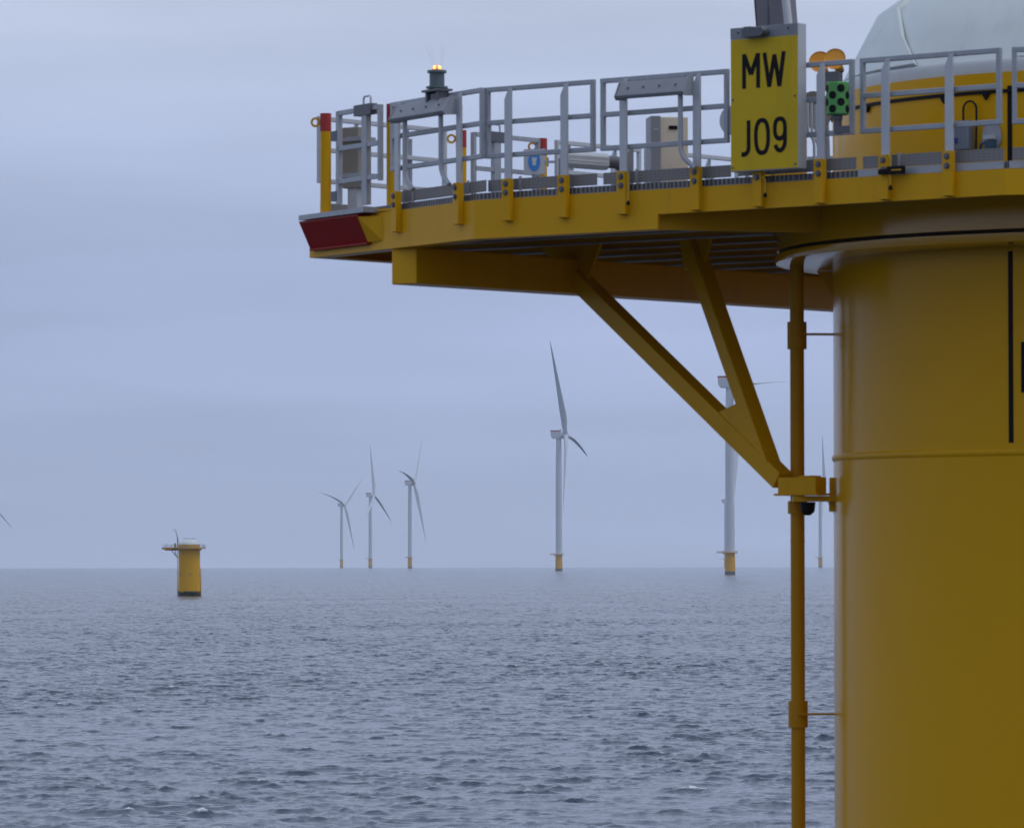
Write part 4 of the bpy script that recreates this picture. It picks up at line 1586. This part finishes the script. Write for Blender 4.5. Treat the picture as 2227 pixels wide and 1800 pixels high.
# ------------------------------------------------------------------ the working wind turbines
def turbine(hub, deck_y, s, tips, label, k=1.1, nac_dx=None):
    """hub: photo pixel of the hub; s: metres per photo pixel; tips: (dx, dy_up, sign of depth) of the blade tips in photo pixels"""
    s = s * k
    Yd = F * s
    hp = at(hub[0], hub[1], Yd)
    phi = R(15)
    wax = Vector((math.cos(phi), -math.sin(phi), 0))      # rotor axis, towards the hub
    lat = Vector((math.sin(phi), math.cos(phi), 0))
    tw = hp - wax * (8.0 * k)
    zw = -(tw.x ** 2 + tw.y ** 2) / (2 * RE)
    bs = Vector((tw.x, tw.y, zw))
    root = thing('wind_turbine', bs, label, 'wind turbine', 'wind turbines standing in the sea')
    zd = at(hub[0], deck_y, Yd).z
    m = MB()
    m.lathe(bs, [(4.0 * k, -6), (3.95 * k, 2.8)], 40)
    m.build('splash_zone', M['dgrey'], root)
    m = MB()
    m.lathe(bs, [(3.95 * k, 2.8), (3.7 * k, zd - zw)], 40)
    m.build('pile', M['yellow'], root)
    m = MB()
    m.lathe(Vector((bs.x, bs.y, zd)), [(3.7 * k, -0.9), (5.6 * k, -0.8), (5.6 * k, 0.0), (3.4 * k, 0.0)], 24)
    m.box(Vector((bs.x, bs.y, zd - 0.25)) - A * (6.6 * k), A, B, UP, 2.6 * k, 4.4 * k, 0.4)
    m.bar(Vector((bs.x, bs.y, zd - 0.4)) - A * (7 * k), Vector((bs.x, bs.y, zd - 3.4 * k)) - A * (3.6 * k), 0.35, 0.35)
    pf = m.build('platform', M['yellow'], root)
    m = MB()
    for h_ in (0.6, 1.2):
        m.lathe(Vector((bs.x, bs.y, zd + h_)), [(5.45 * k, -0.05), (5.5 * k, 0.05), (5.45 * k, 0.06)], 24)
        q = [Vector((bs.x, bs.y, zd + h_)) + A * (x * k) + B * (y * k) for x, y in ((-3.5, -4.4), (-9.2, -4.4), (-9.2, 4.4), (-3.5, 4.4))]
        for i in range(3):
            m.bar(q[i], q[i + 1], 0.16, 0.16)
    for i in range(24):
        a_ = 2 * math.pi * i / 24
        p_ = Vector((bs.x + 5.45 * k * math.cos(a_), bs.y + 5.45 * k * math.sin(a_), zd))
        m.bar(p_, p_ + UP * 1.25, 0.13, 0.13)
    m.build('railing', M['galv'], pf)
    ztop = hp.z - 4.0 * k
    m = MB()
    m.lathe(Vector((bs.x, bs.y, 0)), [(3.5 * k, zd), (3.45 * k, zd + (ztop - zd) * 0.55), (3.2 * k, zd + (ztop - zd) * 0.85), (2.8 * k, ztop + 0.5)], 40)
    m.build('tower', M['turb'], root)
    # nacelle: boxy body tapering under the tail, generator drum, fence on the roof
    m = MB()
    hN = 3.7 * k
    tail, head = hp - wax * (16.5 * k), hp - wax * (5.2 * k)
    prof = [(0, hN), (11.3 * k, hN), (11.3 * k, -hN), (2.0 * k, -hN), (0.4 * k, -hN * 0.2)]
    m.prism([tail + wax * x + UP * z - lat * (3.6 * k) for x, z in prof], lat * (7.2 * k))
    na = m.build('nacelle', M['turb'], root, bevel=0.5)
    m = MB()
    gs, n_ = hp - wax * (5.2 * k), 28
    m.tube([gs, hp - wax * (2.4 * k)], 3.8 * k, n_)
    m.build('generator', M['turb'], na)
    m = MB()
    for sgn in (-1, 1):
        m.box(tail + wax * (4.6 * k) + lat * (3.4 * k * sgn) + UP * (hN + 0.75 * k), wax, lat, UP, 4.5 * k, 0.06, 0.75 * k)
    m.box(tail + wax * (0.1 * k) + UP * (hN + 0.75 * k), wax, lat, UP, 0.06, 3.4 * k, 0.75 * k)
    m.build('heli_deck_fence', M['turbred'], na)
    m = MB()
    m.box(tail + wax * (10.2 * k) + UP * (hN + 1.2 * k), wax, lat, UP, 0.7 * k, 1.0 * k, 1.2 * k)
    m.build('cooler', M['grey'], na)
    # hub
    m = MB()
    n_ = 24
    pr = [(2.5, -2.4), (2.75, -1.0), (2.7, 0.8), (2.2, 2.1), (1.2, 2.9), (0.01, 3.15)]
    s_ = lat
    u_ = UP
    vs = [hp + wax * (z_ * k) + s_ * (q * k * math.cos(2 * math.pi * i / n_)) + u_ * (q * k * math.sin(2 * math.pi * i / n_)) for q, z_ in pr for i in range(n_)]
    m.add(vs, [(i * n_ + j, i * n_ + (j + 1) % n_, (i + 1) * n_ + (j + 1) % n_, (i + 1) * n_ + j) for i in range(len(pr) - 1) for j in range(n_)], smooth=True)
    m.build('hub', M['turb'], root)
    for tip_ in tips:
        dx, dz, sg_ = tip_[:3]
        sag = tip_[3] if len(tip_) > 3 else 0.05
        ln = 108.0 * k
        x_, z_ = dx * s, dz * s
        dpt = math.sqrt(max(1.0, ln * ln - x_ * x_ - z_ * z_)) * sg_
        tv = Vector((x_, dpt, z_))
        hor = math.hypot(x_, dpt) / tv.length
        t_hat = tv.normalized()
        ch = (wax - t_hat * wax.dot(t_hat)).normalized()
        th_ = t_hat.cross(ch)
        st = [(0.0, 4.6, 1.0), (0.03, 4.6, 1.0), (0.08, 5.0, 0.8), (0.15, 6.0, 0.5), (0.22, 6.3, 0.36), (0.35, 5.3, 0.28), (0.5, 4.1, 0.24), (0.65, 3.1, 0.21), (0.8, 2.1, 0.19), (0.92, 1.2, 0.18), (0.985, 0.5, 0.18), (1.0, 0.12, 0.2)]
        vs = []
        nn = 14
        for t_, c_, tk in st:
            cen = hp + tv * t_ + UP * (sag * hor * tv.length * (t_ - t_ * t_)) - ch * (max(0, c_ - 4.6) * 0.0)
            tw_ = R(14 * (1 - t_) + (tip_[4] if len(tip_) > 4 else 0))
            c2 = ch * math.cos(tw_) + th_ * math.sin(tw_)
            t2 = th_ * math.cos(tw_) - ch * math.sin(tw_)
            for j in range(nn):
                a_ = 2 * math.pi * j / nn
                vs.append(cen + c2 * (c_ * 1.12 * k * (0.5 * math.cos(a_) + (0.12 if tk < 0.7 else 0.0))) + t2 * (c_ * k * tk * 0.5 * math.sin(a_) * (1 + 0.4 * math.cos(a_))))
        m = MB()
        m.add(vs, [(i * nn + j, i * nn + (j + 1) % nn, (i + 1) * nn + (j + 1) % nn, (i + 1) * nn + j) for i in range(len(st) - 1) for j in range(nn)], smooth=True)
        bl_ = m.build('blade', M['turb'], root)
        m = MB()
        m.add(vs[-2 * nn:], [(j, (j + 1) % nn, nn + (j + 1) % nn, nn + j) for j in range(nn)], smooth=True)
        for v in m.v:
            pass
        m.build('red_tip', M['turbred'], bl_)
    return root
turbine((1231, 946), 1205, 0.497, [(-35, 203, -1), (50, -43, 1, 0.1), (-8, -167, -1, 0.0, 45)], 'white wind turbine in mid picture, one long blade pointing almost straight up')
turbine((1610, 833), 1201, 0.343, [(120, 13, 1, 0.0), (-23, -276, -1), (-92, 262, -1)], 'largest white wind turbine, nacelle crossed by the yellow strut')
turbine((750, 1098), 1216, 1.085, [(-57.7, 27.6, -1, 0.2), (21, -96, -1), (39.6, 65, 1, 0.0, 72)], 'small faint wind turbine, leftmost of three close together')
turbine((813.8, 1076.5), 1213.8, 0.925, [(-10, 113.5, 1), (35.3, -56.6, 1), (-19.4, -62, -1)], 'faint wind turbine, middle of three close together')
turbine((901.3, 1050.7), 1211, 0.792, [(-35, 25.7, -1, 0.17), (15.3, 100.4, 1, 0.0, 75), (25.8, -127, -1)], 'faint wind turbine with drooping left blade, right of three close together')
turbine((1793, 1074), 1213, 0.88, [(-4.5, 126, -1), (35, -60, 1), (-12, -64, -1)], 'faint wind turbine seen in the gap between pipe and near pile')
turbine((1586, 1091), 1216, 1.02, [(16, -68, 1), (4, 100, 1), (-8, -36, -1)], 'tiny faint wind turbine almost hidden behind the largest one')
turbine((-61, 1046), 1210, 0.79, [(89.5, -101, -1), (-30, 128, 1), (-60, -25, 1)], 'wind turbine off the left edge, only a dark blade tip showing')

# ------------------------------------------------------------------ haze
m = MB()
m.box(Vector((0, 0, 140)), Vector((1, 0, 0)), Vector((0, 1, 0)), UP, 18600, 18600, 172)
hm = bpy.data.materials.new('haze_air')
hm.use_nodes = True
ht = hm.node_tree
ht.nodes.clear()
ho = ht.nodes.new('ShaderNodeOutputMaterial')
pv = ht.nodes.new('ShaderNodeVolumePrincipled')
pv.inputs['Color'].default_value = (0.88, 0.94, 1.0, 1)
pv.inputs['Density'].default_value = 3.7e-5
pv.inputs['Anisotropy'].default_value = 0.0
ht.links.new(pv.outputs[0], ho.inputs['Volume'])
hz = m.build('haze', hm)
hz['kind'] = 'stuff'

for o in COL.objects:
    if 'org' in o:
        del o['org']
